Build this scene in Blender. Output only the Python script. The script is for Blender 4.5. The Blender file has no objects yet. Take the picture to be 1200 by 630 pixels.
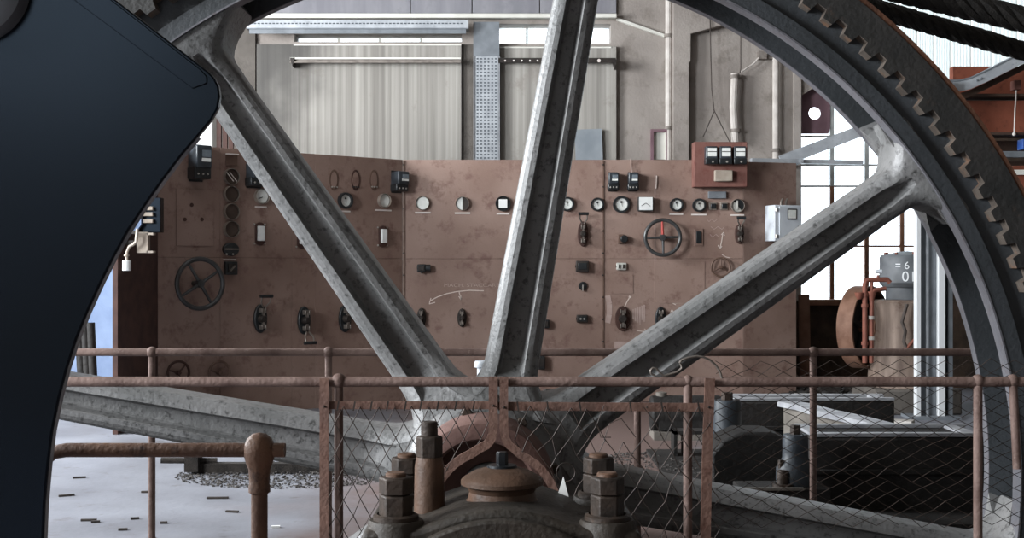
import bpy, bmesh, math, random
from mathutils import Vector, Matrix
R = math.radians
random.seed(7)
scene = bpy.context.scene
col = scene.collection

# ---------------------------------------------------------------- camera
F, CX, CY, EYE = 1500.0, 600.0, 315.0, 1.5
cam = bpy.data.cameras.new('camera'); cam.sensor_width = 36; cam.lens = 36 * F / 1200.0
cam.clip_start = 0.05; cam.clip_end = 300
cam_o = bpy.data.objects.new('camera', cam); col.objects.link(cam_o)
cam_o.location = (0, 0, EYE); cam_o.rotation_euler = (R(90), 0, 0)
scene.camera = cam_o

# ---------------------------------------------------------------- world + lights
w = bpy.data.worlds.new('sky'); scene.world = w; w.use_nodes = True
bg = w.node_tree.nodes['Background']; bg.inputs[0].default_value = (0.86, 0.93, 1.0, 1); bg.inputs[1].default_value = 3.6

def area(name, loc, rot, sx, sy, watts, color):
    l = bpy.data.lights.new(name, 'AREA'); l.shape = 'RECTANGLE'; l.size = sx; l.size_y = sy
    l.energy = watts; l.color = color
    o = bpy.data.objects.new(name, l); col.objects.link(o); o.location = loc; o.rotation_euler = rot
    return o
# daylight entering through the tall window of the left wall
area('left_window_daylight', (-8.75, 2.2, 4.2), (R(90), 0, R(-90)), 4.6, 3.2, 2100, (0.91, 0.955, 1.0))
area('far_left_fill_light', (-8.75, 10.2, 4.2), (R(90), 0, R(-90)), 3.4, 3.2, 1900, (0.93, 0.965, 1.0))  # added light: unseen far window to brighten switchboard and back wall
# daylight entering through the roof light above the hall
area('roof_light_daylight', (-1.5, 9.6, 8.3), (0, 0, 0), 9.0, .5, 60, (0.93, 0.96, 1.0))

vs = scene.view_settings
vs.view_transform = 'Standard'; vs.look = 'None'; vs.exposure = 0.1; vs.gamma = 1.0; vs.use_curve_mapping = False

# ---------------------------------------------------------------- helpers
def P(px, py, Y):
    return Vector(((px - CX) / F * Y, Y, EYE - (py - CY) / F * Y))
def X(px, Y): return (px - CX) / F * Y
def Z(py, Y): return EYE - (py - CY) / F * Y
def lin(h):
    h = h.lstrip('#'); v = [int(h[i:i+2], 16) / 255 for i in (0, 2, 4)]
    return tuple(c / 12.92 if c <= .04045 else ((c + .055) / 1.055) ** 2.4 for c in v) + (1,)

MATS = {}
def mat(name, c1, c2=None, scale=3.0, rough=0.7, metal=0.0, bump=0.0, bscale=None, c3=None, c3scale=14, c3amt=0.45, stretch=(1, 1, 1), detail=5, spec=0.35, coat=0.0, lo=.35, hi=.65):
    m = bpy.data.materials.new(name); m.use_nodes = True; nt = m.node_tree; N = nt.nodes; L = nt.links
    b = N['Principled BSDF']; b.inputs['Roughness'].default_value = rough; b.inputs['Metallic'].default_value = metal
    b.inputs['Specular IOR Level'].default_value = spec
    if coat: b.inputs['Coat Weight'].default_value = coat
    MATS[name] = m
    if c2 is None:
        b.inputs['Base Color'].default_value = lin(c1)
    g = N.new('ShaderNodeNewGeometry'); mp = N.new('ShaderNodeMapping'); mp.inputs['Scale'].default_value = stretch
    L.new(g.outputs['Position'], mp.inputs['Vector'])
    if c2 is not None:
        n = N.new('ShaderNodeTexNoise'); n.inputs['Scale'].default_value = scale; n.inputs['Detail'].default_value = detail
        L.new(mp.outputs[0], n.inputs['Vector'])
        r = N.new('ShaderNodeValToRGB'); r.color_ramp.elements[0].position = lo; r.color_ramp.elements[1].position = hi
        r.color_ramp.elements[0].color = lin(c1); r.color_ramp.elements[1].color = lin(c2)
        L.new(n.outputs['Fac'], r.inputs['Fac']); out = r.outputs['Color']
        if c3 is not None:
            n2 = N.new('ShaderNodeTexNoise'); n2.inputs['Scale'].default_value = c3scale; n2.inputs['Detail'].default_value = 6
            n2.inputs['Roughness'].default_value = .7
            L.new(g.outputs['Position'], n2.inputs['Vector'])
            r2 = N.new('ShaderNodeValToRGB'); r2.color_ramp.elements[0].position = 1 - c3amt - .02; r2.color_ramp.elements[1].position = 1 - c3amt + .12
            L.new(n2.outputs['Fac'], r2.inputs['Fac'])
            mx = N.new('ShaderNodeMix'); mx.data_type = 'RGBA'
            L.new(r2.outputs['Color'], mx.inputs['Factor']); L.new(out, mx.inputs['A']); mx.inputs['B'].default_value = lin(c3)
            out = mx.outputs['Result']
        L.new(out, b.inputs['Base Color'])
    if bump:
        n3 = N.new('ShaderNodeTexNoise'); n3.inputs['Scale'].default_value = bscale or scale * 8; n3.inputs['Detail'].default_value = 6
        L.new(mp.outputs[0], n3.inputs['Vector'])
        bp = N.new('ShaderNodeBump'); bp.inputs['Strength'].default_value = bump; bp.inputs['Distance'].default_value = 0.02
        L.new(n3.outputs['Fac'], bp.inputs['Height']); L.new(bp.outputs[0], b.inputs['Normal'])
    return m

class MB:
    def __init__(s): s.v = []; s.f = []
    def add(s, vs_, fs):
        o = len(s.v); s.v += [Vector(p) for p in vs_]; s.f += [tuple(i + o for i in f) for f in fs]; return s
    def hexa(s, p):   # 8 points: bottom 4 (ccw), top 4
        return s.add(p, [(3,2,1,0),(4,5,6,7),(0,1,5,4),(1,2,6,5),(2,3,7,6),(3,0,4,7)])
    def box(s, c, d, rot=None):
        c = Vector(c); h = Vector(d) / 2
        p = [Vector((x*h.x, y*h.y, z*h.z)) for z in (-1, 1) for x, y in ((-1,-1),(1,-1),(1,1),(-1,1))]
        if rot is not None: p = [rot @ q for q in p]
        return s.hexa([c + q for q in p])
    def bar(s, a, b, wdt, thk, up=(0, 1, 0)):   # rectangular bar from a to b
        a, b = Vector(a), Vector(b); t = (b - a).normalized(); u = Vector(up)
        n = t.cross(u).normalized(); u = n.cross(t).normalized()
        q = [n*wdt/2*i + u*thk/2*j for i, j in ((-1,-1),(1,-1),(1,1),(-1,1))]
        return s.hexa([a + k for k in q] + [b + k for k in q])
    def cyl(s, a, b, r, r2=None, n=16):
        return s.sweep([a, b], [r, r if r2 is None else r2], n)
    def sweep(s, pts, rad, n=8, closed=False):
        pts = [Vector(p) for p in pts]; k = len(pts)
        if not isinstance(rad, (list, tuple)): rad = [rad] * k
        T = []
        for i in range(k):
            if closed: t = pts[(i+1) % k] - pts[i-1]
            else: t = pts[min(i+1, k-1)] - pts[max(i-1, 0)]
            T.append(t.normalized())
        a = Vector((0, 0, 1)) if abs(T[0].z) < .9 else Vector((1, 0, 0))
        u = T[0].cross(a).normalized(); V = []
        for i in range(k):
            u = (u - T[i] * u.dot(T[i])).normalized(); v = T[i].cross(u)
            for j in range(n):
                an = 2*math.pi*j/n; V.append(pts[i] + (u*math.cos(an) + v*math.sin(an)) * rad[i])
        Fs = []
        for i in range(k if closed else k-1):
            i2 = (i+1) % k
            for j in range(n):
                j2 = (j+1) % n; Fs.append((i*n+j, i*n+j2, i2*n+j2, i2*n+j))
        if not closed:
            Fs.append(tuple(range(n-1, -1, -1))); Fs.append(tuple((k-1)*n + j for j in range(n)))
        return s.add(V, Fs)
    def lathe(s, prof, c=(0,0,0), axis='z', n=32, closed=False, a0=0, a1=2*math.pi):
        c = Vector(c); full = abs(a1-a0-2*math.pi) < 1e-6; m = n if full else n+1; V = []
        for i in range(m):
            a = a0 + (a1-a0)*i/n; ca, sa = math.cos(a), math.sin(a)
            for r, h in prof:
                if axis == 'z': V.append(c + Vector((r*ca, r*sa, h)))
                elif axis == 'y': V.append(c + Vector((r*ca, h, r*sa)))
                else: V.append(c + Vector((h, r*ca, r*sa)))
        k = len(prof); Fs = []
        for i in range(n):
            i2 = (i+1) % m
            for j in range(k if closed else k-1):
                j2 = (j+1) % k
                f = (i*k+j, i2*k+j, i2*k+j2, i*k+j2)
                if axis == 'y': f = f[::-1]
                Fs.append(f)
        return s.add(V, Fs)
    def prism(s, poly, a, b, plane='xz'):
        n = len(poly)
        def q(p, d): return {'xz': (p[0], d, p[1]), 'xy': (p[0], p[1], d), 'yz': (d, p[0], p[1])}[plane]
        V = [q(p, a) for p in poly] + [q(p, b) for p in poly]
        return s.add(V, [tuple(range(n)), tuple(range(2*n-1, n-1, -1))] + [(i, n+i, n+(i+1) % n, (i+1) % n) for i in range(n)])
    def sphere(s, c, r, n=16, m=10, sz=1.0):
        return s.lathe([(max(1e-4, r*math.sin(math.pi*i/m)), -r*sz*math.cos(math.pi*i/m)) for i in range(m+1)], c, 'z', n)
    def torus(s, c, Rr, r, axis='y', n=32, m=8):
        return s.lathe([(Rr + r*math.cos(2*math.pi*j/m), r*math.sin(2*math.pi*j/m)) for j in range(m)], c, axis, n, closed=True)
    def mesh(s, name, m, off=None, smooth=35, recalc=True):
        me = bpy.data.meshes.new(name)
        vv = [p - off for p in s.v] if off is not None else s.v
        me.from_pydata([tuple(p) for p in vv], [], s.f)
        if recalc:
            bm = bmesh.new(); bm.from_mesh(me); bmesh.ops.recalc_face_normals(bm, faces=bm.faces); bm.to_mesh(me); bm.free()
        me.update()
        if smooth:
            me.shade_smooth(); me.set_sharp_from_angle(angle=R(smooth))
        me.materials.append(m)
        return me
    def build(s, name, m, parent=None, world=False, bevel=0, smooth=35, seg=2):
        if isinstance(m, str): m = MATS[m]
        off = None
        if parent is not None and world:
            p = parent; off = Vector((0, 0, 0))
            while p is not None: off = off + p.location; p = p.parent
        loc = None
        if parent is None:     # top-level single mesh: origin at its base centre
            lo = [min(p[i] for p in s.v) for i in range(3)]; hi = [max(p[i] for p in s.v) for i in range(3)]
            off = Vector(((lo[0]+hi[0])/2, (lo[1]+hi[1])/2, lo[2])); loc = off
        o = bpy.data.objects.new(name, s.mesh(name, m, off, smooth)); col.objects.link(o)
        if parent is not None: o.parent = parent
        if loc is not None: o.location = loc
        if bevel:
            bv = o.modifiers.new('bevel', 'BEVEL'); bv.width = bevel; bv.segments = seg; bv.limit_method = 'ANGLE'; bv.angle_limit = R(40)
        return o

def tag(o, label=None, cat=None, group=None, kind=None):
    if label: o['label'] = label
    if cat: o['category'] = cat
    if group: o['group'] = group
    if kind: o['kind'] = kind
    return o
def thing(name, label, cat, loc=(0,0,0), rotz=0, group=None):
    o = bpy.data.objects.new(name, None); col.objects.link(o); o.empty_display_size = .1
    o.location = loc; o.rotation_euler = (0, 0, rotz)
    return tag(o, label, cat, group)
def sname(name, loc=(0,0,0)):
    o = bpy.data.objects.new(name, None); col.objects.link(o); o.location = loc; o['kind'] = 'structure'; return o
def copy_tree(o, parent=None):
    c = o.copy(); col.objects.link(c); c.parent = parent
    for ch in list(o.children): copy_tree(ch, c)
    return c
def inst(src, name, parent, loc, rot=None):   # another piece sharing mesh data
    o = bpy.data.objects.new(name, src.data); col.objects.link(o); o.parent = parent; o.location = loc
    if rot: o.rotation_euler = rot
    return o

# ---------------------------------------------------------------- materials
mat('slate', '80685d', '90796e', 1.6, .62, bump=.12, bscale=40, c3='745a51', c3scale=7, c3amt=.46)
mat('slate_edge', '3a2824', '4a332c', 8, .8)
mat('concrete', '857d77', '9d958e', 1.3, .9, bump=.25, bscale=30, c3='7d756e', c3scale=3.2, c3amt=.45)
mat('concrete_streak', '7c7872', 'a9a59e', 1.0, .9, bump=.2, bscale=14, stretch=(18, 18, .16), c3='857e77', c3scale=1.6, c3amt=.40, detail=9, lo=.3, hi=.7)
mat('concrete_dark', '55504b', '706a64', 1.5, .92, bump=.3, bscale=24, c3='57524d', c3scale=3, c3amt=.45)
mat('skylit_plaster', '7e90b0', '93a5c4', 2.5, .8, bump=.1)  # blue puts the cool skylight into the plaster's colour
mat('ledge_white', 'cbc9c0', 'dedcd4', 3, .8)
mat('upper_panel', '76757b', '8b8a8e', 1.6, .8, stretch=(3, 3, .5), c3='77777c', c3scale=4)
mat('brick_dark', '2c241e', '46382d', 5, .95, bump=.5, bscale=30, c3='6a5140', c3scale=5, c3amt=.33)
mat('floor', '6d6e74', '84868d', 1.1, .55, bump=.15, bscale=18, c3='5f5a5b', c3scale=4, c3amt=.40)
mat('spoke_paint', '5b5b5a', '6f6e6d', 3.2, .48, bump=.22, bscale=45, c3='343332', c3scale=30, c3amt=.455, spec=.5)
mat('rim_paint', '2a2d2f', '383b3e', 2.5, .55, bump=.2, bscale=40, c3='2a2b2c', c3scale=20, c3amt=.42, spec=.4)
mat('rim_lip_lit', '515155', '636266', 3, .5, bump=.2, bscale=45, c3='555052', c3scale=18, c3amt=.45)
mat('gear_iron', '242423', '312f2d', 5, .6, bump=.25, bscale=40, c3='46382e', c3scale=9, c3amt=.37)
mat('worn_lit_iron', '4f4842', '675e56', 8, .5, bump=.2, c3='7a5d4a', c3scale=12, c3amt=.45)
mat('drum_rust', '4a2f22', '62402d', 6, .8, bump=.3)
mat('hub_rust', '573f39', '6e534b', 6, .75, bump=.2, c3='5a403a', c3scale=14)
mat('pipe_rust', '604c45', '7c675f', 9, .7, bump=.25, bscale=60, c3='8c7870', c3scale=22, c3amt=.40)
mat('pipe_near', '4c3529', '664a38', 10, .62, bump=.25, bscale=60, c3='3a2820', c3scale=20, c3amt=.45)
mat('flat_bar', '624a41', '76594d', 8, .72, bump=.2, bscale=60, c3='56392f', c3scale=18)
mat('wire', '2a231f', '433731', 20, .6, metal=.3)
mat('bearing_iron', '27231e', '38312a', 5, .6, bump=.3, bscale=40, c3='2b2722', c3scale=11, c3amt=.45)
mat('bearing_lid', '473529', '5e4637', 7, .55, bump=.2, bscale=50, c3='4a3a30', c3scale=12)
mat('bolt_iron', '2a2420', '3d322a', 9, .55, bump=.2, bscale=50, c3='4c3a2e', c3scale=16, c3amt=.40, metal=.2)
mat('black_steel', '15171a', '202326', 6, .35, metal=.3)
mat('guard_navy', '080a0f', '0b0f17', 2.0, .27, spec=.32)
MATS['guard_navy'].node_tree.nodes['Principled BSDF'].inputs['Specular Tint'].default_value = (.6, .78, 1, 1)  # blue tint colours the gloss in place of reflected blue light
mat('guard_edge_glint', '767a80', '9a9da2', 12, .5)
mat('highlight_grey', '55585d', '6b6e73', 6, .5)
mat('bed_black', '151413', '24211f', 4, .7, bump=.4, bscale=30)
mat('bed_edge', '85868a', 'a6a7aa', 8, .5)
mat('bed_blue', '2c3136', '3c434a', 5, .5, bump=.15, c3='2e3236', c3scale=10)
mat('bed_grey', '5c5751', '746e67', 5, .7, bump=.25)
mat('bakelite', '16181a', '25282a', 10, .35, spec=.5)
mat('meter_case', '24282c', '3a4046', 10, .35, spec=.5)
mat('meter_glass', '5c646a', '7a838a', 8, .12, spec=.6)
mat('dial_white', 'd6d8d2', 'e6e7e2', 14, .5)
mat('dial_grey', 'b4b2aa', 'cac9c2', 14, .5)
mat('hole_brown', '3a2e26', '50423a', 5, .8)
mat('strip', 'cfc4bd', 'ddd5cf', 12, .6)
mat('brass_rim', '8a8078', 'a09488', 10, .4, metal=.4)
mat('porcelain', 'd8d9d6', 'e4e5e2', 10, .3)
mat('screw', '9d9891', 'c2bdb5', 20, .4, metal=.5)
mat('iron_wheel', '3a3a3a', '505050', 10, .38, metal=.4)
mat('brown_wheel', '5b463c', '705a4e', 10, .5, metal=.2)
mat('lever', '6e6660', '8a827a', 10, .4, metal=.6)
mat('red_paint', 'a03a33', 'ae443c', 8, .5)
mat('red_board', '6f4a42', '7e574e', 4, .7, bump=.15, c3='6b3e36', c3scale=12)
mat('beige_box', '96897c', 'aba092', 8, .6)
mat('white_box', 'b9bfc6', 'cfd4d9', 4, .5, c3='a09a94', c3scale=10, c3amt=.36)
mat('chalk', 'c9b8ae', 'd8cac1', 30, .9)
mat('chalk_faint', 'ab978d', 'b8a59b', 30, .9)
mat('chalk_smear', 'a08a82', 'ae9a92', 12, .9)
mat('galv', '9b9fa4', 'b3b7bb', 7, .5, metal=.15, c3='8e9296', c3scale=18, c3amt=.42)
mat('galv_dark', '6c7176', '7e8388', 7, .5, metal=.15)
mat('hole_dark', '50555a')
mat('steel_rail', '6a625c', '857d76', 12, .6)
mat('cable_white', 'b4aca5', 'c9c3bc', 8, .7)
mat('cable_dark', '3e3733', '4d4540', 20, .8)
mat('sheet_blue', '7f868c', '949a9f', 3, .5)
mat('purple_board', '6b5158', '7a5f66', 5, .7)
mat('mullion', '8f9290', 'a6a8a6', 10, .7)
mat('mullion_rust', '6a4a38', '805c48', 12, .8)
mat('tank_grey', '55585b', '6a6d70', 5, .55, c3='6a5f58', c3scale=9, c3amt=.38)
mat('barrel', '6a5a50', '857468', 3, .65, bump=.2, stretch=(5, 5, .8), c3='5a4438', c3scale=6)
mat('pulley_rust', '644636', '80604f', 6, .7, bump=.15)
mat('rust_pipe', '6e4034', '824f40', 10, .65)
mat('paint_lit_white', 'd5d7d8')
mat('crane_red', '74402f', '864c39', 4, .6, bump=.1, c3='67382a', c3scale=12)
mat('crane_dark', '3a2a24', '4b3a30', 6, .8)
mat('blue_box', '2a4a8c', '3358a0', 6, .5)
mat('rope', '1c1a18', '2c2926', 30, .75, bump=.5, bscale=120)
mat('debris', '1d1a18', '35302c', 14, .95, bump=.5)
mat('gravel', '33302e', '504c49', 25, .95)
mat('plank_pale', 'a59f97', 'c3beb8', 6, .8)
mat('splinter', '2c2724', '3b3531', 8, .9)
mat('white_paper', 'dcdcd8', 'e6e6e2', 8, .8)
mat('lever_dark', '2a2624', '3d3733', 10, .5, metal=.3)

# glass pane, dusty
def glass_mat():
    m = bpy.data.materials.new('dusty_glass'); m.use_nodes = True; nt = m.node_tree; N = nt.nodes; L = nt.links
    N.remove(N['Principled BSDF']); out = N['Material Output']
    tr = N.new('ShaderNodeBsdfTransparent'); tr.inputs[0].default_value = (.93, .96, .97, 1)
    tl = N.new('ShaderNodeBsdfTranslucent'); tl.inputs[0].default_value = (.8, .84, .86, 1)
    mx = N.new('ShaderNodeMixShader'); n = N.new('ShaderNodeTexNoise'); n.inputs['Scale'].default_value = 2.2; n.inputs['Detail'].default_value = 6
    g = N.new('ShaderNodeNewGeometry'); L.new(g.outputs['Position'], n.inputs['Vector'])
    r = N.new('ShaderNodeMapRange'); r.inputs['To Min'].default_value = .1; r.inputs['To Max'].default_value = .5
    L.new(n.outputs['Fac'], r.inputs['Value']); L.new(r.outputs[0], mx.inputs[0])
    L.new(tr.outputs[0], mx.inputs[1]); L.new(tl.outputs[0], mx.inputs[2]); L.new(mx.outputs[0], out.inputs[0])
    MATS['dusty_glass'] = m
glass_mat()
def sheet_mat():
    m = bpy.data.materials.new('translucent_sheet'); m.use_nodes = True; nt = m.node_tree; N = nt.nodes; L = nt.links
    N.remove(N['Principled BSDF']); out = N['Material Output']
    d = N.new('ShaderNodeBsdfDiffuse'); d.inputs[0].default_value = (.75, .79, .79, 1)
    tl = N.new('ShaderNodeBsdfTranslucent'); tl.inputs[0].default_value = (.78, .80, .79, 1)
    mx = N.new('ShaderNodeMixShader'); mx.inputs[0].default_value = .55
    L.new(d.outputs[0], mx.inputs[1]); L.new(tl.outputs[0], mx.inputs[2]); L.new(mx.outputs[0], out.inputs[0])
    MATS['translucent_sheet'] = m
sheet_mat()
# soot and wall shade, both painted over the left end of the streaked wall panel
def soot_and_shade():
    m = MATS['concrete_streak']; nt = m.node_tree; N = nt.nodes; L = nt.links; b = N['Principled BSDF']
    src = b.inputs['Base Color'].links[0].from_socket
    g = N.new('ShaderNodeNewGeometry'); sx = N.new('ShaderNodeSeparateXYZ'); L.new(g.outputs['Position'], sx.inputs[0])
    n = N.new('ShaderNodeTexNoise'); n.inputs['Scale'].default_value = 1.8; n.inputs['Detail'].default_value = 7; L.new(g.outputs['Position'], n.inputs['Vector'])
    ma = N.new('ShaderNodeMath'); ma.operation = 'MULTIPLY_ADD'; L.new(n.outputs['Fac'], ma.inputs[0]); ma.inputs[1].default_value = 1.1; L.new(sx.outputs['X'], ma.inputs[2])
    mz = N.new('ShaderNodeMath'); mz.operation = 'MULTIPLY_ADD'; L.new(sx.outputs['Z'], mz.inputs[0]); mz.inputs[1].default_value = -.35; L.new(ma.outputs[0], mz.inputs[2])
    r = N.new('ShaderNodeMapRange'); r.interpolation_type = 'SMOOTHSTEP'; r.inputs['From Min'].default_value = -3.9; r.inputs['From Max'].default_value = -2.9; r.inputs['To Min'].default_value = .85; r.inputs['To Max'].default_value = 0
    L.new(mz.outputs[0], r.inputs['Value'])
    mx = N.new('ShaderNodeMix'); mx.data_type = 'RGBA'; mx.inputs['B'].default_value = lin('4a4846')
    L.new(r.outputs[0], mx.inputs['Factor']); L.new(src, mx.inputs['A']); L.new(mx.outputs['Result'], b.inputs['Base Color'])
soot_and_shade()
# floor: pale worn concrete with an old red-brown oxide coat left of the switchboard aisle
def floor_mat():
    m = MATS['floor']; nt = m.node_tree; N = nt.nodes; L = nt.links; b = N['Principled BSDF']
    src = b.inputs['Base Color'].links[0].from_socket
    g = N.new('ShaderNodeNewGeometry'); sx = N.new('ShaderNodeSeparateXYZ'); L.new(g.outputs['Position'], sx.inputs[0])
    n = N.new('ShaderNodeTexNoise'); n.inputs['Scale'].default_value = 1.4; n.inputs['Detail'].default_value = 6; L.new(g.outputs['Position'], n.inputs['Vector'])
    ma = N.new('ShaderNodeMath'); ma.operation = 'MULTIPLY_ADD'; L.new(n.outputs['Fac'], ma.inputs[0]); ma.inputs[1].default_value = 2.2; L.new(sx.outputs['X'], ma.inputs[2])
    r = N.new('ShaderNodeMapRange'); r.interpolation_type = 'SMOOTHSTEP'; r.inputs['From Min'].default_value = -.7; r.inputs['From Max'].default_value = .9
    L.new(ma.outputs[0], r.inputs['Value'])
    r2 = N.new('ShaderNodeMapRange'); r2.interpolation_type = 'SMOOTHSTEP'; r2.inputs['From Min'].default_value = 3.6; r2.inputs['From Max'].default_value = 2.4
    L.new(ma.outputs[0], r2.inputs['Value'])
    mu = N.new('ShaderNodeMath'); mu.operation = 'MULTIPLY'; L.new(r.outputs[0], mu.inputs[0]); L.new(r2.outputs[0], mu.inputs[1])
    mx = N.new('ShaderNodeMix'); mx.data_type = 'RGBA'; mx.inputs['B'].default_value = lin('6c5b56')
    L.new(mu.outputs[0], mx.inputs['Factor']); L.new(src, mx.inputs['A']); L.new(mx.outputs['Result'], b.inputs['Base Color'])
floor_mat()
# ================================================================ the setting
YB = 16.2
def grid_boxes(mb, xs, zs, hole, d0, d1, flat=False):
    for i in range(len(xs)-1):
        for j in range(len(zs)-1):
            if hole((xs[i]+xs[i+1])/2, (zs[j]+zs[j+1])/2): continue
            c = ((xs[i]+xs[i+1])/2, (d0+d1)/2, (zs[j]+zs[j+1])/2); d = (xs[i+1]-xs[i], d1-d0, zs[j+1]-zs[j])
            if flat: c = (c[0], c[2], c[1]); d = (d[0], d[2], d[1])
            mb.box(c, d)
    return mb
def inr(v, a, b): return min(a, b) < v < max(a, b)

# floor with the wheel pit
fl = grid_boxes(MB(), [-9, -3.35, 3.05, 10], [-3, 5.35, 6.93, YB + .5], lambda x, y: inr(x, -3.35, 3.05) and inr(y, 5.35, 6.93), -.25, 0, True)
tag(fl.build('floor', 'floor'), kind='structure')
pit = MB(); pit.box((-.15, 6.14, -2.75), (6.9, 2.1, .2)); pit.box((-3.45, 6.14, -1.45), (.2, 1.58, 2.4)); pit.box((3.15, 6.14, -1.45), (.2, 1.58, 2.4))
pit.box((-.15, 5.25, -1.45), (6.4, .2, 2.4)); pit.box((-.15, 7.03, -1.45), (6.4, .2, 2.4))
tag(pit.build('trim_1', 'concrete_dark'), kind='structure')

xs = [X(p, YB) for p in (-420, 345, 541, 585, 716, 938, 1008, 1092, 1560)]
zs = sorted(Z(p, YB) for p in (-420, -140, 28, 40, 49, 51, 97, 352, 466))
def bhole(x, z):
    px = x/YB*F + CX; py = CY - (z-EYE)/YB*F
    return (inr(px,345,541) and inr(py,40,49)) or (inr(px,585,716) and inr(py,28,51)) or (inr(px,938,1092) and inr(py,97,352)) or (px > 1008 and inr(py,-140,97))
wb = grid_boxes(MB(), xs, zs, bhole, YB, YB+.35).build('wall_back', 'concrete'); tag(wb, kind='structure')
def wpart(name, m, poly, proud, depth=0.0, bevel=0.0, base=YB):
    mb = MB().prism([(X(a, base), Z(b, base)) for a, b in poly], base - proud, base + depth - .002)
    return mb.build(name, m, wb, world=True, bevel=bevel)
def rect(a, b, c, d): return [(a, b), (c, b), (c, d), (a, d)]
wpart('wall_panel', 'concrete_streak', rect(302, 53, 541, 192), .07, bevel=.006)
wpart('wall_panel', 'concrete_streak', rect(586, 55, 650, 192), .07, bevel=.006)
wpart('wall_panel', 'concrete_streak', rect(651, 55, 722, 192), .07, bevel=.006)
wpart('wall_panel', 'concrete_dark', rect(205, -30, 300, 192), .05)  # dark slab painting in the shade and soot of this wall end
wpart('wall_panel', 'concrete_dark', rect(541.5, 52, 555, 192), .015)
for a, b in ((300, 481), (482, 553), (554, 632), (633, 722)):
    wpart('upper_panel', 'upper_panel', rect(a, -60, b, 17), .05, bevel=.005)
wpart('ledge', 'ledge_white', rect(296, 18, 722, 23.5), .14, bevel=.01)
for a_, c_, t_, u_ in ((345, 541, 47, 53), (585, 716, 48, 56)):
    MB().prism([(YB+.30, Z(t_-1.5, YB)), (YB-.08, Z(u_, YB)), (YB-.08, Z(u_+1.5, YB)), (YB+.30, Z(u_+1, YB))], X(a_,YB)+.003, X(c_,YB)-.003, 'yz').build('sloping_sill', 'ledge_white', wb, True)
wpart('gable_panel', 'concrete', [(787, 192), (787, -90), (968, -90), (968, 4), (870, 23), (848, 31), (808, 42), (808, 74), (806, 76), (806, 192)], .14, bevel=.01)
wpart('gable_panel', 'concrete', rect(929, 60, 938, 352), .06, bevel=.006)
wpart('gable_corner', 'concrete', [(938, 97), (962, 97), (938, 113)], 0, .25)
wpart('wall_panel', 'skylit_plaster', rect(40, 120, 250, 470), .05)
wpart('brick_base', 'brick_dark', rect(925, 353, 1560, 464), .06)
wpart('brick_pier', 'brick_dark', rect(1094, 97, 1560, 352), .05)
wpart('sloped_moulding', 'ledge_white', [(722, 21), (783, 42.5), (783, 46), (722, 24.5)], .05)
# slit windows: glass and frames
for n, (a, b, c, d) in enumerate(((345, 40, 541, 49), (585, 28, 716, 51))):
    wr = sname('window_%d' % (n+2), ((X(a,YB)+X(c,YB))/2, YB+.2, Z(d,YB)))
    MB().box(((X(a,YB)+X(c,YB))/2, YB+.28, (Z(b,YB)+Z(d,YB))/2), (X(c,YB)-X(a,YB)-.004, .012, Z(b,YB)-Z(d,YB)-.004)).build('pane', 'dusty_glass', wr, True)
    k = 4 if n == 0 else 4
    for i in range(1, k):
        xx = X(a + (c-a)*i/k, YB); MB().box((xx, YB+.25, (Z(b,YB)+Z(d,YB))/2), (.03, .05, Z(b,YB)-Z(d,YB)-.004)).build('mullion', 'ledge_white', wr, True)

# big window right
W = sname('window_1', (X(1015, YB), YB+.15, Z(352, YB)))
yw = YB + .18
vx = [938, 979, 1020, 1062, 1092]; hy = [97, 158, 192, 217, 288, 352]
for i, p in enumerate(vx):
    for q0, q1, mm in ((98, 217, 'mullion'), (217, 351, 'mullion_rust')):
        MB().box((X(p, YB), yw, (Z(q0,YB)+Z(q1,YB))/2), (.05 if 0 < i < 4 else .06, .05, Z(q0,YB)-Z(q1,YB)-.002)).build('mullion', mm if p < 1060 else 'mullion_rust', W, True)
for j, p in enumerate(hy):
    for i in range(4):
        a, b = X(vx[i], YB)+.03, X(vx[i+1], YB)-.03
        MB().box(((a+b)/2, yw, Z(p, YB)), (b-a, .04, .024)).build('glazing_bar', 'mullion_rust' if p > 280 else 'mullion', W, True)
for i in range(4):
    for j in range(5):
        if i == 0 and j == 0: continue
        a, b = X(vx[i], YB)+.025, X(vx[i+1], YB)-.025; t, u = Z(hy[j], YB)-.022, Z(hy[j+1], YB)+.022
        MB().box(((a+b)/2, yw+.01, (t+u)/2), (b-a, .008, t-u)).build('pane', 'dusty_glass', W, True)
# dark board with a round hole in the top left light
bd = MB(); c0 = P(958, 131, YB); x0, x1, z0, z1 = X(938,YB)+.03, X(979,YB)-.03, Z(157,YB)+.02, Z(97,YB)-.02
ring = [(c0.x + .078*math.cos(a), c0.z + .078*math.sin(a)) for a in [2*math.pi*i/32 for i in range(32)]]
def toedge(a):
    dx, dz = math.cos(a), math.sin(a); t = min(((x1-c0.x)/dx if dx > 1e-9 else 1e9), ((x0-c0.x)/dx if dx < -1e-9 else 1e9), ((z1-c0.z)/dz if dz > 1e-9 else 1e9), ((z0-c0.z)/dz if dz < -1e-9 else 1e9))
    return (c0.x+dx*t, c0.z+dz*t)
outr = [toedge(2*math.pi*i/32) for i in range(32)]
yy = yw - .035
V = [(p[0], yy, p[1]) for p in ring] + [(p[0], yy, p[1]) for p in outr] + [(p[0], yy+.03, p[1]) for p in ring] + [(p[0], yy+.03, p[1]) for p in outr]
Fs = []
for i in range(32):
    j = (i+1) % 32; Fs += [(i, j, 32+j, 32+i), (64+i, 96+i, 96+j, 64+j), (i, 64+i, 64+j, j)]
bd.add(V, Fs).build('vent_board', 'purple_board', W, True)['label'] = 'dark purple board with a round hole'
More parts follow.
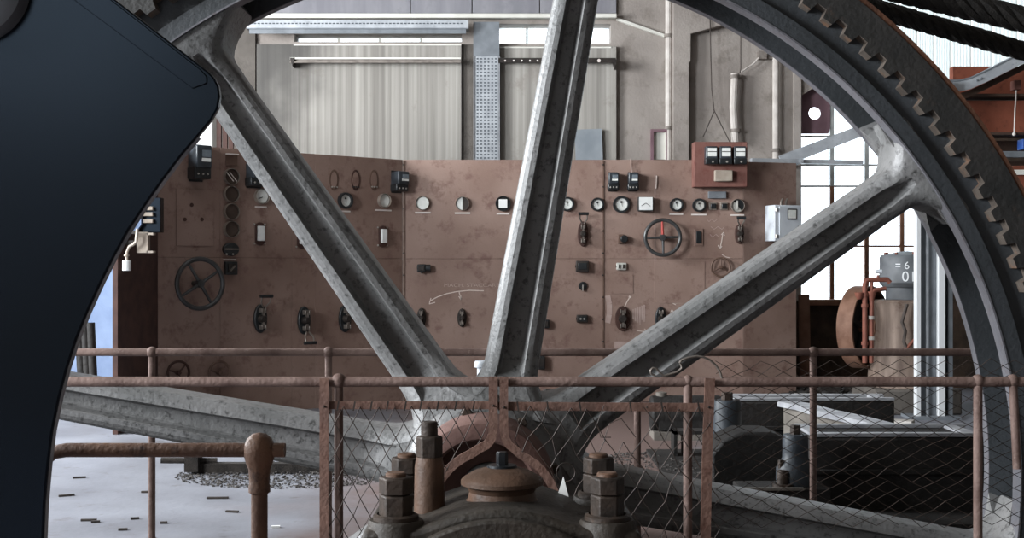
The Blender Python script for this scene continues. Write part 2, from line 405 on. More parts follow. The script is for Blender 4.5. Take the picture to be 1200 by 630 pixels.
for a, c in ((938, 1094),):
    MB().box((X((a+c)/2, YB), YB+.02, Z(354, YB)), (X(c,YB)-X(a,YB), .3, .07)).build('sill', 'mullion_rust', W, True)

# translucent corrugated sheets upper right
sw = sname('wall_right_sheets', (X(1250, YB), YB+.2, Z(97, YB)))
edges = [1008, 1040, 1060, 1081, 1101, 1121, 1145, 1170, 1200, 1235, 1275, 1320, 1370, 1430, 1500, 1560]
for a, b in zip(edges, edges[1:]):
    xa, xb = X(a, YB)+.012, X(b, YB)-.012; n = 12; pts = []
    for i in range(n+1):
        pts.append((xa + (xb-xa)*i/n, YB+.2 + .004*math.cos(i*math.pi)))
    poly = pts + [(p[0], p[1]+.008) for p in pts[::-1]]
    MB().prism(poly, Z(99, YB), Z(-139, YB), 'xy').build('corrugated_sheet', 'translucent_sheet', sw, True, smooth=0)
for p in edges[1:-1]:
    MB().box((X(p, YB), YB+.225, (Z(97,YB)+Z(-139,YB))/2), (.012, .02, Z(-139,YB)-Z(97,YB))).build('batten', 'ledge_white', sw, True)

# remaining shell: left wall with a tall window and an added far opening, right wall, rear wall, ceiling
def side_wall(name, x0, x1, ys, zs_, hole, m):
    mb = MB()
    for i in range(len(ys)-1):
        for j in range(len(zs_)-1):
            if hole((ys[i]+ys[i+1])/2, (zs_[j]+zs_[j+1])/2): continue
            mb.box(((x0+x1)/2, (ys[i]+ys[i+1])/2, (zs_[j]+zs_[j+1])/2), (x1-x0, ys[i+1]-ys[i], zs_[j+1]-zs_[j]))
    return tag(mb.build(name, m), kind='structure')
side_wall('wall_left', -9.3, -9.0, [-3, -.1, 4.5, 8.5, 11.9, YB+.35], [0, 2.6, 5.8, 8.6], lambda y, z: (inr(y, -.1, 4.5) or inr(y, 8.5, 11.9)) and inr(z, 2.6, 5.8), 'concrete')  # farther opening added to match the fill light
side_wall('wall_right', 10, 10.3, [-3, YB+.35], [0, 8.6], lambda y, z: False, 'concrete_dark')
tag(grid_boxes(MB(), [-9, -4.2, -2.2, 10], [0, 2.7, 4.4, 8.6], lambda x, z: inr(x, -4.2, -2.2) and inr(z, 2.7, 4.4), -3.3, -3).build('wall_front', 'concrete_dark'), kind='structure')  # rear opening added to put a blue sheen on the guard plate
tag(grid_boxes(MB(), [-9.3, -6, 3, 10.3], [-3.3, 9.35, 9.85, YB+.35], lambda x, y: inr(x, -6, 3) and inr(y, 9.35, 9.85), 8.6, 8.8, True).build('ceiling', 'concrete_dark'), kind='structure')

# ---- things fixed to the back wall
def wthing(name, label, cat, px, py): return thing(name, label, cat, P(px, py, YB))
# horizontal perforated cable tray
t = wthing('cable_tray', 'long horizontal perforated galvanised tray above the left slit window', 'cable tray', 420, 38)
ya = YB - .3
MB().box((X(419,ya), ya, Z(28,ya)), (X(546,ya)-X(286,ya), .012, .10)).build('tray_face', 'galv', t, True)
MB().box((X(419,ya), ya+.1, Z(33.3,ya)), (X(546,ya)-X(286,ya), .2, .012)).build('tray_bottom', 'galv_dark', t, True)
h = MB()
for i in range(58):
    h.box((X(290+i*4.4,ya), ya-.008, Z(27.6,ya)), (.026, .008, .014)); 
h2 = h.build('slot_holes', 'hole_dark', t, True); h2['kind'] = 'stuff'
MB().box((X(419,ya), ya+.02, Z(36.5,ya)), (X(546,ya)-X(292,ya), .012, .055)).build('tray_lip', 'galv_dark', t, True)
# vertical perforated tray
t = wthing('cable_riser', 'vertical perforated galvanised cable tray between the two slit windows', 'cable tray', 570, 187)
yv = YB - .16
MB().box((X(570,yv), yv, (Z(66,yv)+Z(188,yv))/2), (X(584,yv)-X(556.5,yv), .015, Z(66,yv)-Z(188,yv))).build('tray_face', 'galv', t, True)
MB().box((X(570,yv), yv-.004, (Z(26,yv)+Z(66,yv))/2), (X(586,yv)-X(555.5,yv), .03, Z(26,yv)-Z(66,yv))).build('cover_plate', 'galv_dark', t, True)
for s in (555.5, 585): MB().box((X(s,yv), yv+.03, (Z(66,yv)+Z(188,yv))/2), (.012, .1, Z(66,yv)-Z(188,yv))).build('side_rail', 'galv', t, True)
h = MB()
for j in range(30):
    for i in range(6): h.box((X(559.5+i*4.3,yv), yv-.009, Z(69+j*4,yv)), (.02, .006, .018))
h.build('slot_holes', 'hole_dark', t, True)['kind'] = 'stuff'
# strut rails
yr = YB - .2
t = wthing('strut_rail', 'thin pale steel rail along the wall below the left slit window', 'rail', 440, 72)
MB().box((X(440,yr), yr, Z(68.6,yr)), (X(541,yr)-X(341,yr), .05, .022)).build('upper_flange', 'ledge_white', t, True)
MB().box((X(440,yr), yr+.02, Z(71,yr)), (X(541,yr)-X(341,yr), .03, .03)).build('web', 'steel_rail', t, True)
MB().box((X(440,yr), yr, Z(73.2,yr)), (X(541,yr)-X(341,yr), .05, .014)).build('lower_flange', 'steel_rail', t, True)
MB().prism([(X(340,yr), Z(68,yr)), (X(346,yr), Z(68,yr)), (X(343,yr), Z(78,yr))], yr-.03, YB-.068).build('end_bracket', 'lever_dark', t, True)
t = wthing('strut_rail', 'dark steel rail with a row of holes below the right slit window', 'rail', 650, 72)
MB().box((X(653,yr), yr, Z(71,yr)), (X(722,yr)-X(585,yr), .05, .06)).build('channel', 'lever_dark', t, True)
for p in (592, 602, 611.5, 621, 630, 702):
    MB().cyl(P(p, 71, yr-.033), P(p, 71, yr-.022), .012 if p < 700 else .022, n=10).build('hole', 'strip', t, True)
MB().prism([(X(718,yr), Z(70,yr)), (X(723,yr), Z(70,yr)), (X(720.5,yr), Z(80,yr))], yr-.03, YB-.068).build('end_bracket', 'lever_dark', t, True)
# pipes and conduits
def pipe(name, label, cat, pts, r, m, Y=YB-.1, rings=()):
    tt = wthing(name, label, cat, *pts[-1])
    MB().sweep([P(a, b, Y) for a, b in pts], r, 10).build('pipe', m, tt, True)
    for a, b in rings: MB().cyl(P(a, b-2, Y), P(a, b+2, Y), r*1.35, n=12).build('clip', 'steel_rail', tt, True)
    return tt
pipe('wall_pipe', 'white vertical pipe running down the wall to the switchboard top', 'pipe', [(783.5, -40), (783.5, 188)], .042, 'cable_white', YB-.06, [(783.5, 42), (783.5, 150)])
pipe('insulated_pipe', 'thick pale lagged pipe stub on the wall above the red meter board', 'pipe', [(861, 86), (861, 92), (859.5, 125), (861, 153), (862, 168)], .05, 'cable_white', YB-.1, [(861, 90), (862, 153)])
pipe('wall_conduit', 'slim pale conduit on the wall left of the arched window', 'conduit', [(909, 66), (909, 186)], .04, 'cable_white', YB-.08, [(909, 176)])
t = wthing('wire_bracket', 'small wall bracket with a slanting pale wire above the lagged pipe', 'bracket', 893, 70)
MB().box(P(893, 65, YB-.06), (.1, .12, .1)).build('box', 'steel_rail', t, True)
MB().sweep([P(889, 68, YB-.1), P(884, 74, YB-.1), P(869, 84, YB-.1)], .014, 6).build('wire', 'cable_white', t, True)
MB().box(P(903, 68, YB-.06), (.14, .05, .03)).build('arm', 'steel_rail', t, True)
for n, (pts, lb) in enumerate(((((832, 20), (833, 70), (834, 105), (837, 130), (824, 160)), 'thin dark wire hanging down the wall left of the lagged pipe'),
                ((((868, 22), (868, 80), (867, 86))), 'thin dark wire above the lagged pipe'), (((836, 128), (846, 148), (856, 168)), 'short dark wire slanting to the red meter board'))):
    tag(MB().sweep([P(a, b, YB-.16) for a, b in pts], .007, 5).build('wall_wire', 'cable_dark'), lb, 'wire')
tag(MB().box(P(690, 170, YB-.12), (.34, .02, .40), Matrix.Rotation(R(-2), 3, 'Y')).build('metal_sheet', 'sheet_blue'), 'blue-grey metal sheet leaning behind the switchboard beside the upright spoke', 'sheet')
t = wthing('wall_frame', 'small pinkish rectangular frame on the wall beside the white pipe', 'frame', 772, 188)
for a, b, c, d in ((762, 152, 765, 188), (780, 152, 782, 188), (765, 152, 780, 155)):
    MB().box(((X(a,YB)+X(c,YB))/2, YB-.05, (Z(b,YB)+Z(d,YB))/2), (X(c,YB)-X(a,YB), .09, Z(b,YB)-Z(d,YB))).build('frame_bar', 'purple_board', t, True)
MB().box(P(772.5, 171, YB-.02), (.16, .03, .34)).build('backing', 'ledge_white', t, True)
# white notice sheet and brown slats above the left wing
tag(MB().box((X(229,14.0), 14.0, Z(124,14.0)/2), (.44, .3, Z(124,14.0))).build('white_cabinet', 'porcelain'), 'white cabinet panel behind the upper left end of the switchboard', 'cabinet')
for a, lb in ((257, 'brown timber upright touching the white cabinet'), (264, 'brown timber upright in the middle behind the left wing'), (271, 'brown timber upright closest to the slanting left spoke')):
    tag(MB().box((X(a,13.9), 13.9, Z(127,13.9)/2), (.05, .05, Z(127,13.9))).build('timber_upright', 'slate_edge'), lb, 'timber')
# sloping steel tray beside window
t = thing('sloping_tray', 'pale steel tray sloping up across the arched window', 'tray', P(930, 190, 15.5))
MB().bar(P(915, 189, 15.5), P(1030, 145, 15.5), .14, .05, (0, 1, 0)).build('tray', 'galv', t, True)
MB().bar(P(880, 188, 15.45), P(1010, 190.5, 15.6), .05, .1, (0, 1, 0)).build('support_rail', 'galv', t, True)
for p_ in (890, 932): MB().box((X(p_,15.8), 15.8, Z(189,15.5)), (.04, .72, .04)).build('wall_arm', 'galv', t, True)
# ================================================================ spoked flywheel
WX, WY, WZ = -.133, 6.1, .527
wh = thing('flywheel', 'huge grey eight-spoked iron flywheel with toothed rim filling the view', 'flywheel', (WX, WY, WZ))
rim = MB()
prof = [(2.48,-.20),(2.48,-.11),(2.60,-.075),(2.60,.165),(2.48,.19),(2.48,.25),(2.53,.262),(2.72,.262),(2.72,-.19),(2.60,-.165),(2.565,-.165),(2.555,-.20)]
rim.lathe(prof, axis='y', n=180, closed=True).build('rim', 'rim_paint', wh)
lip = MB(); lip.lathe([(2.476,-.204),(2.476,-.112),(2.484,-.11),(2.484,-.204)], axis='y', n=180, closed=True)
lip.build('front_lip', 'rim_lip_lit', wh)  # paler skin paints the light caught on the lip
lip = MB(); lip.lathe([(2.476,.19),(2.476,.252),(2.484,.252),(2.484,.19)], axis='y', n=180, closed=True)
lip.build('back_lip', 'rim_lip_lit', wh)
# toothed ring: internal teeth on the face of the rim
g = MB(); NT = 140; V = []; yA, yB_ = -.255, -.165
ringpts = []
for k in range(NT):
    a = 2*math.pi*k/NT; p = 2*math.pi/NT
    for fr, rr in ((0, 2.668), (.40, 2.668), (.48, 2.628), (.90, 2.628), (.98, 2.668)):
        ringpts.append((a + fr*p, rr))
n = len(ringpts)
for y in (yA, yB_):
    for a, rr in ringpts: V.append((rr*math.cos(a), y, rr*math.sin(a)))
for a, rr in ringpts: V.append((2.79*math.cos(a), yA, 2.79*math.sin(a)))
for a, rr in ringpts: V.append((2.79*math.cos(a), yB_, 2.79*math.sin(a)))
Fs = []
for i in range(n):
    j = (i+1) % n; Fs += [(i, 2*n+i, 2*n+j, j), (n+i, n+j, 3*n+j, 3*n+i)]
g.add(V, Fs).build('toothed_ring', 'gear_iron', wh, smooth=20)
MB().add(V[:2*n], [(i, (i+1) % n, n+(i+1) % n, n+i) for i in range(n)]).build('tooth_flanks', 'worn_lit_iron', wh, smooth=0)['label'] = 'worn tooth flanks, painted bright where they catch light'  # flank colour carries both wear and the light they catch
MB().lathe([(2.79,-.25),(2.79,-.02),(2.72,-.02),(2.72,.2),(2.81,.2),(2.81,.26),(2.815,.26),(2.815,-.25)], axis='y', n=180, closed=True).build('drum_flange', 'drum_rust', wh)

# spokes
def spoke_section(a, b, tf, gd, rc):
    q = []
    def corner(sx, sy, start):
        cx, cy = sx*(a-rc), sy*(b-rc)
        for i in range(5):
            an = start + i*math.pi/8; q.append((cx + rc*math.cos(an), cy + rc*math.sin(an)))
    corner(1, -1, -math.pi/2); q[:] = q[::-1]       # from (a,-b+rc) to (a-rc,-b)
    fr = q[:]
    inner = [(a-tf+.008, -b+.004 if gd > 0 else -b), (a-tf, -b+.012*min(1, gd*20)), (a-tf-.010, -b+gd*.88), (a-tf-.018, -b+gd)]
    front = fr + inner + [(-x, y) for x, y in inner[::-1]] + [(-x, y) for x, y in fr[::-1]]
    return front + [(-x, -y) for x, y in front]
def make_spoke():
    V = []; Fs = []; ss = [.30, .38, .42, .46, .50, .55, .60, .65, .70, .8, 1.0, 1.3, 1.6, 1.9, 2.1, 2.2, 2.26, 2.30, 2.33, 2.36, 2.39, 2.42, 2.45, 2.475, 2.52]; k = 0
    for s in ss:
        a = .128 - .026*(s-.5)/2; b = .145 - .01*(s-.5)
        if s > 2.32: a += .19*((s-2.32)/.155)**2.2 if s < 2.48 else .19
        if s > 2.2: b += .08*min(1, (s-2.2)/.25)
        if s < .52: a += .05*((.52-s)/.14)**2
        if s < .6: b += .10*((.6-s)/.25)
        gd = .075 * max(0, min(1, (s-.46)/.09)) ** .6 * max(0, min(1, (2.385-s)/.08)) ** .6
        tf = .070 - .006*(s-.5)/2
        if s > 2.26: tf += .02*min(1, (s-2.26)/.12) + (a-.102 if s > 2.32 else 0)*.9
        sec = spoke_section(a, b, tf, gd, min(tf-.004, .066)); k = len(sec)
        V += [(s, y + .02, t) for t, y in sec]
    for i in range(len(ss)-1):
        for j in range(k):
            j2 = (j+1) % k; Fs.append((i*k+j, i*k+j2, (i+1)*k+j2, (i+1)*k+j))
    return MB().add(V, Fs)
sp0 = None
for i in range(8):
    ang = R(80 + 45*i)
    if sp0 is None: sp0 = make_spoke().build('spoke', 'spoke_paint', wh, smooth=22); o = sp0; o.location = (.04, 0, .01)
    else: o = inst(sp0, 'spoke', wh, (.04, 0, .01))
    o.rotation_euler = (0, -ang, 0)
    # fillet pad that closes the rim channel at the spoke root
    A, cc = .31, .13; poly = []
    for s in (1, -1):
        pts = [(A - cc*math.sin(math.pi*j/10)**.8, -.11 + .30*j/10) for j in range(11)]
        if s == 1: poly += pts
        else: poly += [(-x, y) for x, y in pts[::-1]]
    # poly in (arc length, y): build curved pad
    def dens(poly):
        out = []
        for (x, y), (x2, y2) in zip(poly, poly[1:] + poly[:1]):
            m = max(1, int(abs(x2-x)/.04)); out += [(x + (x2-x)*t/m, y + (y2-y)*t/m) for t in range(m)]
        return out
    if i == 0:
        pl = dens(poly); V = []
        for rr in (2.478, 2.61):
            for x, y in pl: V.append((rr*math.cos(x/2.48), y, rr*math.sin(x/2.48)))
        n = len(pl); Fs = [tuple(range(n))[::-1]] + [(q, (q+1) % n, n+(q+1) % n, n+q) for q in range(n)]
        bm = bmesh.new(); vv = [bm.verts.new(p) for p in V]
        for f in Fs: bm.faces.new([vv[q] for q in f])
        bmesh.ops.triangulate(bm, faces=[f for f in bm.faces if len(f.verts) > 4]); bmesh.ops.recalc_face_normals(bm, faces=bm.faces)
        me = bpy.data.meshes.new('spoke_pad'); bm.to_mesh(me); bm.free(); me.materials.append(MATS['spoke_paint'])
        pad0 = bpy.data.objects.new('spoke_pad', me); col.objects.link(pad0); pad0.parent = wh; o = pad0
    else: o = inst(pad0, 'spoke_pad', wh, (0, 0, 0))
    o.rotation_euler = (0, -ang, 0)
hub = MB(); hub.lathe([(.15,-.30),(.32,-.30),(.36,-.26),(.375,-.18),(.375,.22),(.36,.30),(.32,.34),(.15,.34)], axis='y', n=64)
hub.build('hub', 'spoke_paint', wh)
MB().lathe([(.05,-.50),(.225,-.50),(.235,-.61),(.245,-.62),(.27,-.62),(.31,-.60),(.325,-.56),(.325,-.30),(.14,-.30)], axis='y', n=64).build('hub_boss', 'hub_rust', wh)
for i in range(8):
    a = R(80+22.5+45*i); c = Vector((.33*math.cos(a), -.30, .33*math.sin(a)))
    MB().lathe([(.001,-.035),(.022,-.035),(.026,-.03),(.026,0)], c, 'y', 6).build('hub_bolt', 'bolt_iron', wh)
MB().cyl((.06,-1.75,.0), (0,1.3,0), .13, n=32).build('shaft', 'gear_iron', wh)

# rear pedestal bearing behind the hub
t = thing('rear_bearing', 'grey rear shaft bearing with a capped oil cup behind the wheel hub', 'bearing', (WX, 7.25, 0))
MB().prism([(-.45,0),(.45,0),(.42,.45),(.3,.68),(.16,.80),(-.16,.80),(-.3,.68),(-.42,.45)], -.2, .22).build('pedestal', 'spoke_paint', t, bevel=.02)
MB().lathe([(.001,.98),(.055,.98),(.062,.965),(.062,.945),(.045,.94),(.045,.86),(.12,.82),(.14,.80)], (-.02, 0, 0), 'z', 24).build('oil_cup', 'white_box', t)
for x in (-.34, .34):
    MB().lathe([(.001,.82),(.03,.82),(.03,.72),(.05,.72),(.05,.62)], (x, 0, 0), 'z', 6).build('bolt', 'bolt_iron', t)

# ================================================================ front bearing cap with bolts
BX, BY = -.035, 4.52
t = thing('bearing_cap', 'dark rusty pedestal bearing cap with a round lid and big nuts, bottom centre', 'bearing', (BX, BY, 0))
# cap body: arched profile across x, extruded in depth
top = [(-.47,.30),(-.47,.60),(-.455,.635),(-.28,.64),(-.22,.66),(-.15,.685),(-.07,.70),(0,.705),(.07,.70),(.15,.685),(.22,.66),(.28,.64),(.455,.635),(.47,.60),(.47,.30)]
MB().prism(top, -.30, .32).build('cap_body', 'bearing_iron', t, bevel=.02, seg=3)
arch = [(r*math.cos(R(a)), .18 + r*math.sin(R(a))) for r, rng in ((.50, range(20, 161, 7)), (.43, range(160, 19, -7))) for a in rng]
MB().prism(arch, -.345, -.28).build('arch_flange', 'bearing_iron', t, bevel=.01)
MB().prism([(-.6,0),(.6,0),(.6,.28),(.47,.31),(-.47,.31),(-.6,.28)], -.36, .36).build('pedestal', 'bearing_iron', t, bevel=.02)
MB().lathe([(.001,.812),(.03,.812),(.10,.790),(.138,.768),(.145,.760),(.145,.746),(.125,.738),(.115,.72),(.12,.695),(.15,.67)], (.0, -.02, 0), 'z', 48).build('lid', 'bearing_lid', t)
lidnut = MB().lathe([(.001,.815),(.05,.812),(.055,.803),(.001,.80)], (0, -.02, 0), 'z', 24).build('washer', 'black_steel', t)
MB().lathe([(.001,.858),(.018,.858),(.021,.853),(.021,.81)], (0, -.02, 0), 'z', 6).build('lid_nut', 'black_steel', t)
def bolt(x, y, zb, nut_r=.062, h=.10, ext=.015, two=False):
    b = MB().lathe([(.001,0),(nut_r*1.32,0),(nut_r*1.32,.014),(nut_r*1.1,.02)], (x, y, zb), 'z', 24).build('washer', 'bolt_iron', t)
    nu = MB()
    nu.lathe([(nut_r,.015),(nut_r,h*.96),(nut_r*.86,h),(.001,h)], (x, y, zb), 'z', 6)
    if two: nu.lathe([(nut_r,h+.004),(nut_r,h*1.65),(nut_r*.86,h*1.7),(.001,h*1.7)], (x, y, zb), 'z', 6)
    nu.build('nut', 'bolt_iron', t, bevel=.004)
    tp = h*(1.7 if two else 1)
    MB().lathe([(nut_r*.6,0),(nut_r*.6,tp+ext*.7),(nut_r*.5,tp+ext),(.001,tp+ext)], (x, y, zb), 'z', 20).build('stud', 'bearing_lid', t)
for x, y in ((-.355,-.22),(.355,-.22),(-.355,.22),(.355,.22)):
    MB().lathe([(.001,.66),(.088,.66),(.095,.65),(.098,.3)], (x, y, 0), 'z', 28).build('bolt_boss', 'bearing_iron', t)
    bolt(x, y, .66, .058, .085 if y < 0 else .085, .014, two=True)
# tall spacer stud
MB().lathe([(.055,.64),(.052,.80),(.046,.835),(.001,.835)], (-.258, .02, 0), 'z', 28).build('spacer_sleeve', 'bearing_lid', t)
MB().lathe([(.048,.836),(.048,.905),(.042,.91),(.001,.91)], (-.258, .02, 0), 'z', 6).build('nut', 'bolt_iron', t, bevel=.004)
MB().lathe([(.03,.90),(.03,.955),(.026,.96),(.001,.96)], (-.258, .02, 0), 'z', 20).build('stud', 'bolt_iron', t)
tag(MB().add([(.165,4.78,.64),(.215,4.77,.64),(.205,4.83,.64),(.192,4.79,.725)], [(0,1,3),(1,2,3),(2,0,3),(0,2,1)]).build('paper_scrap', 'white_paper', smooth=0), 'small pointed white scrap standing behind the bearing cap', 'scrap')

# ================================================================ dark guard plate at the left, near the camera
YG = 2.9
t = thing('wheel_guard', 'huge dark navy curved steel guard plate looming at the left edge', 'guard', P(20, 640, YG))
gp = [(-420,-160),(-70,-160),(136,0),(190,42),(243,83),(251,91),(256,101),(257.5,113),(255,127),(247,141),(232,159),(213,181),(191,210),(170,240),(150,270),(133,301),(117,333),(102,366),(89,398),(78,432),(69,466),(61,505),(56,545),(52,590),(50,640),(49,720),(-420,720)]
MB().prism([(X(a,YG), Z(b,YG)) for a, b in gp], YG, YG+.022).build('plate', 'guard_navy', t, True, bevel=.004)
inner = [(X(a,YG), Z(b,YG)) for a, b in gp[10:26]]
eb = MB().sweep([(x-.004, YG+.016, z) for x, z in inner], .009, 8); eb.build('edge_bead', 'guard_edge_glint', t, True)  # pale bead paints the light caught along the plate edge
MB().prism([(X(a,YG), Z(b,YG)) for a, b in ((-66,-153),(236,82),(243,90),(243,98),(226,104),(-88,-130))], YG-.004, YG+.006).build('edge_strip', 'guard_navy', t, True, bevel=.002)
MB().lathe([(.001,-.05),(.10,-.05),(.122,-.04),(.128,-.02),(.128,0)], (X(-30,YG), YG, Z(-15,YG)), 'y', 48).build('highlight_disc', 'highlight_grey', t, True)  # grey disc added in place of the arc highlight in this corner
for i in range(4):
    MB().bar((X(-420,YG), YG+.03, Z(100+150*i,YG)), (X(10,YG), YG+.03, Z(100+150*i,YG)), .05, .05, (0,1,0)).build('rear_rib', 'guard_navy', t, True)
# wheel guard foot so the plate stands on the floor
MB().box((X(-190,YG), YG+.06, .21), (.5, .08, .42)).build('foot', 'guard_navy', t, True)

# ================================================================ railings
def rail(mb_m, t, pts, r): MB().sweep(pts, r, 14).build('rail', mb_m, t, True)
def ball(t, c, r, m): MB().sphere(c, r, 20, 12).build('ball_joint', m, t, True)
def post(t, c, z1, r, m):
    MB().cyl((c[0], c[1], 0), (c[0], c[1], z1), r, n=14).build('post', m, t, True)
    MB().lathe([(.001,.0),(r*2.4,.0),(r*2.4,.012),(r*1.3,.03),(r,.03)], (c[0], c[1], 0), 'z', 20).build('flange', m, t, True)
# behind the wheel
YR = 7.0; zr = Z(412.5, YR)
t = thing('rear_railing', 'brown pipe railing with ball joints behind the flywheel', 'railing', (0, YR, 0))
rail('pipe_rust', t, [(X(60,YR)-.6, YR, zr), (X(1150,YR)+.5, YR, zr)], .021)
for p, bl in ((-60,1),(178,1),(385,1),(747,0),(953,1),(1250,1)):
    post(t, (X(p,YR), YR), zr, .019, 'pipe_rust')
    ball(t, (X(p,YR), YR, zr), .031 if bl else .024, 'pipe_rust')
# in front of the wheel
YF = 5.15; zf = Z(447, YF)
t = thing('front_railing', 'rusty pipe railing in front of the flywheel carrying the wire guard', 'railing', (0, YF, 0))
rail('pipe_rust', t, [(X(-150,YF), YF, zf), (X(1420,YF), YF, zf)], .0205)
for p, r_ in ((397,.030),(806,.023),(1146,.026),(1400,.026),(-100,.026)):
    post(t, (X(p,YF), YF), zf, .018, 'pipe_rust'); ball(t, (X(p,YF), YF, zf+.004), r_, 'pipe_rust')
ball(t, (X(1187,YF), YF, zf+.004), .026, 'pipe_rust')
MB().cyl((X(1187,YF), YF, zf), (X(1192,YF), YF, zf-.35), .017, n=12).build('stay', 'pipe_rust', t, True)
# short rail near the camera
YN = 3.2; zn = Z(527, YN)
t = thing('near_railing', 'short brown handrail with a ball elbow low at the left', 'railing', (X(303,YN), YN, 0))
rail('pipe_near', t, [(X(45,YN), YN, zn-.06), (X(52,YN), YN, zn-.025), (X(62,YN), YN, zn-.006), (X(78,YN), YN, zn), (X(334,YN), YN, zn)], .018)
MB().cyl((X(45,YN), YN, zn-.06), (X(44,YN), YN, 0), .018, n=12).build('post', 'pipe_near', t, True)
MB().lathe([(.001,.044),(.018,.040),(.031,.028),(.039,.008),(.039,-.010),(.034,-.030),(.027,-.048),(.025,-.085),(.027,-.09),(.027,-.105),(.02,-.11)], (X(304,YN), YN, zn), 'z', 24).build('ball_joint', 'pipe_near', t, True)
MB().cyl((X(304,YN), YN, 0), (X(304,YN), YN, zn-.1), .0205, n=14).build('post', 'pipe_near', t, True)

# ================================================================ wire guard in the front railing
def chain(mb, px0, px1, py0, py1, dw, dh, r, Y, jit, clip=None, wob=0.0):
    # zigzag wires woven vertically
    k = int((px1-px0)/dw)+1; m = int((py1-py0)/(dh/2))+1
    rnd = random.Random(5)
    node = {}
    for i in range(2*k+1):
        for j in range(m+1):
            if (i + j) % 2 == 0:
                node[i, j] = (px0 + i*dw/2 + rnd.uniform(-jit, jit), py0 + j*dh/2 + rnd.uniform(-jit, jit) + wob*math.sin(i*.7)*1.0, Y + rnd.uniform(-.006, .006))
    for (i, j), a in node.items():
        for d in (-1, 1):
            b = node.get((i+d, j+1))
            if not b: continue
            if clip and not (clip(a[0], a[1]) and clip(b[0], b[1])): continue
            if rnd.random() < .015: continue
            mb.sweep([P(*a), P(*b)], r, 4)
    return mb
YM = YF - .03
def guard_bar(t, pts, wd, name='flat_bar'):
    mb = MB(); yq = YM + (.013 if abs(pts[0][1]-pts[-1][1]) < 4 else (.006 if name == 'arch_bar' else 0))
    q = [P(*a, yq) for a in pts]; k = len(q); V = []
    for i in range(k):
        tv = (q[min(i+1, k-1)] - q[max(i-1, 0)]).normalized(); nv = Vector((tv.z, 0, -tv.x))*wd/2
        V += [q[i] + nv + Vector((0,-.006,0)), q[i] - nv + Vector((0,-.006,0)), q[i] - nv + Vector((0,.006,0)), q[i] + nv + Vector((0,.006,0))]
    Fs = [(0,1,2,3), tuple(4*(k-1)+j for j in (3,2,1,0))]
    for i in range(k-1):
        for j in range(4): Fs.append((4*i+j, 4*i+(j+1) % 4, 4*i+4+(j+1) % 4, 4*i+4+j))
    mb.add(V, Fs)
    return mb.build(name, 'flat_bar', t, True)
ac = (580, 600); ar = 74
def arcp(a): return (ac[0] + ar*math.cos(R(a)), ac[1] - ar*math.sin(R(a)))
def hide_bearing(x, y): return math.hypot(x-ac[0], y-ac[1]) > ar-1
tl = thing('wire_guard', 'wire mesh guard panel with flat bar frame left of the shaft', 'guard panel', P(480, 640, YM))
guard_bar(tl, [(380, 443), (380, 760)], .036); guard_bar(tl, [(374, 474.5), (584, 474.5)], .032)
guard_bar(tl, [(578, 441), (578, 500), (577.5, 508), (575, 515), (570, 521), (562, 525)] + [arcp(a) for a in range(112, 185, 8)], .036, 'bent_bar')
chain(MB(), 383, 575, 477, 700, 20, 36, .0018, YM, 1.2, hide_bearing).build('wire_mesh', 'wire', tl, True)['kind'] = 'stuff'
for x in (397, 416, 436, 455, 476, 494, 514, 535, 556):
    MB().bar(P(x, 470, YM-.009), P(x-2, 481, YM-.009), .006, .004).build('tie_wire', 'lever_dark', tl, True)
for x, y in ((380, 476), (578, 475)): MB().lathe([(.001,-.006),(.004,-.005),(.005,0)], P(x, y, YM-.006), 'y', 10).build('rivet', 'bolt_iron', tl, True)
tr = thing('wire_guard', 'torn wire mesh guard panel with flat bar frame right of the shaft', 'guard panel', P(710, 640, YM))
guard_bar(tr, [(590.5, 441), (590.5, 500), (591, 508), (593, 515), (597, 521), (602, 525)] + [arcp(a) for a in range(66, -5, -8)], .034, 'bent_bar'); guard_bar(tr, [(584, 475.5), (836, 477)], .034)
guard_bar(tr, [(832, 443), (829, 520), (824, 760)], .040)
def tclip(x, y): return hide_bearing(x, y) and not math.hypot(x-663, y-553) < 12 and not (690 < x < 745 and 480 < y < 512 and (int(x*7+y*3) % 3 == 0))
mbm = chain(MB(), 600, 826, 478, 700, 22, 36, .0018, YM, 3.6, tclip)
mbm.sweep([P(663+11*math.cos(R(a)), 553-11*math.sin(R(a)), YM) for a in range(0, 360, 20)], .002, 4, closed=True)
for br in (((684,500),(696,494),(702,503),(704,512),(716,512)), ((745,512),(728,490),(714,496),(708,515))):
    mbm.sweep([P(a, b, YM) for a, b in br], .0018, 4)
mbm.build('wire_mesh', 'wire', tr, True)['kind'] = 'stuff'
for x in (606, 641, 679, 738, 775, 818):
    MB().bar(P(x, 470, YM-.009), P(x+2, 483, YM-.009), .006, .004).build('tie_wire', 'lever_dark', tr, True)
for x, y in ((590.5, 477), (831, 477), (758, 477)): MB().lathe([(.001,-.006),(.004,-.005),(.005,0)], P(x, y, YM-.006), 'y', 10).build('rivet', 'bolt_iron', tr, True)
ts = thing('loose_mesh', 'sagging wide-diamond wire mesh hung on the front railing at the right', 'wire mesh', P(1010, 640, YF))
def sag(x, y): return y > 424 + 6*math.sin((x-830)/70.0) or y > 432
chain(MB(), 838, 1236, 422, 612, 27, 15, .0013, YF+.03, 1.4, None, 1.5).build('wire_mesh', 'wire', ts, True)['kind'] = 'stuff'
tag(MB().sweep([P(a, b, YF-.01) for a, b in ((768,440),(763,438),(762,434),(765,431),(769,431.5),(773,436),(778,440),(786,438),(794,435.5),(799,431),(798,427),(796.5,424.5),(799,421.5),(806,419),(816,417),(824,418),(832,421.5),(839,428),(844,436),(846,444))], .0052, 6).build('hook_wire', 'lever'), 'bent stiff wire hook lying over the front railing', 'wire')

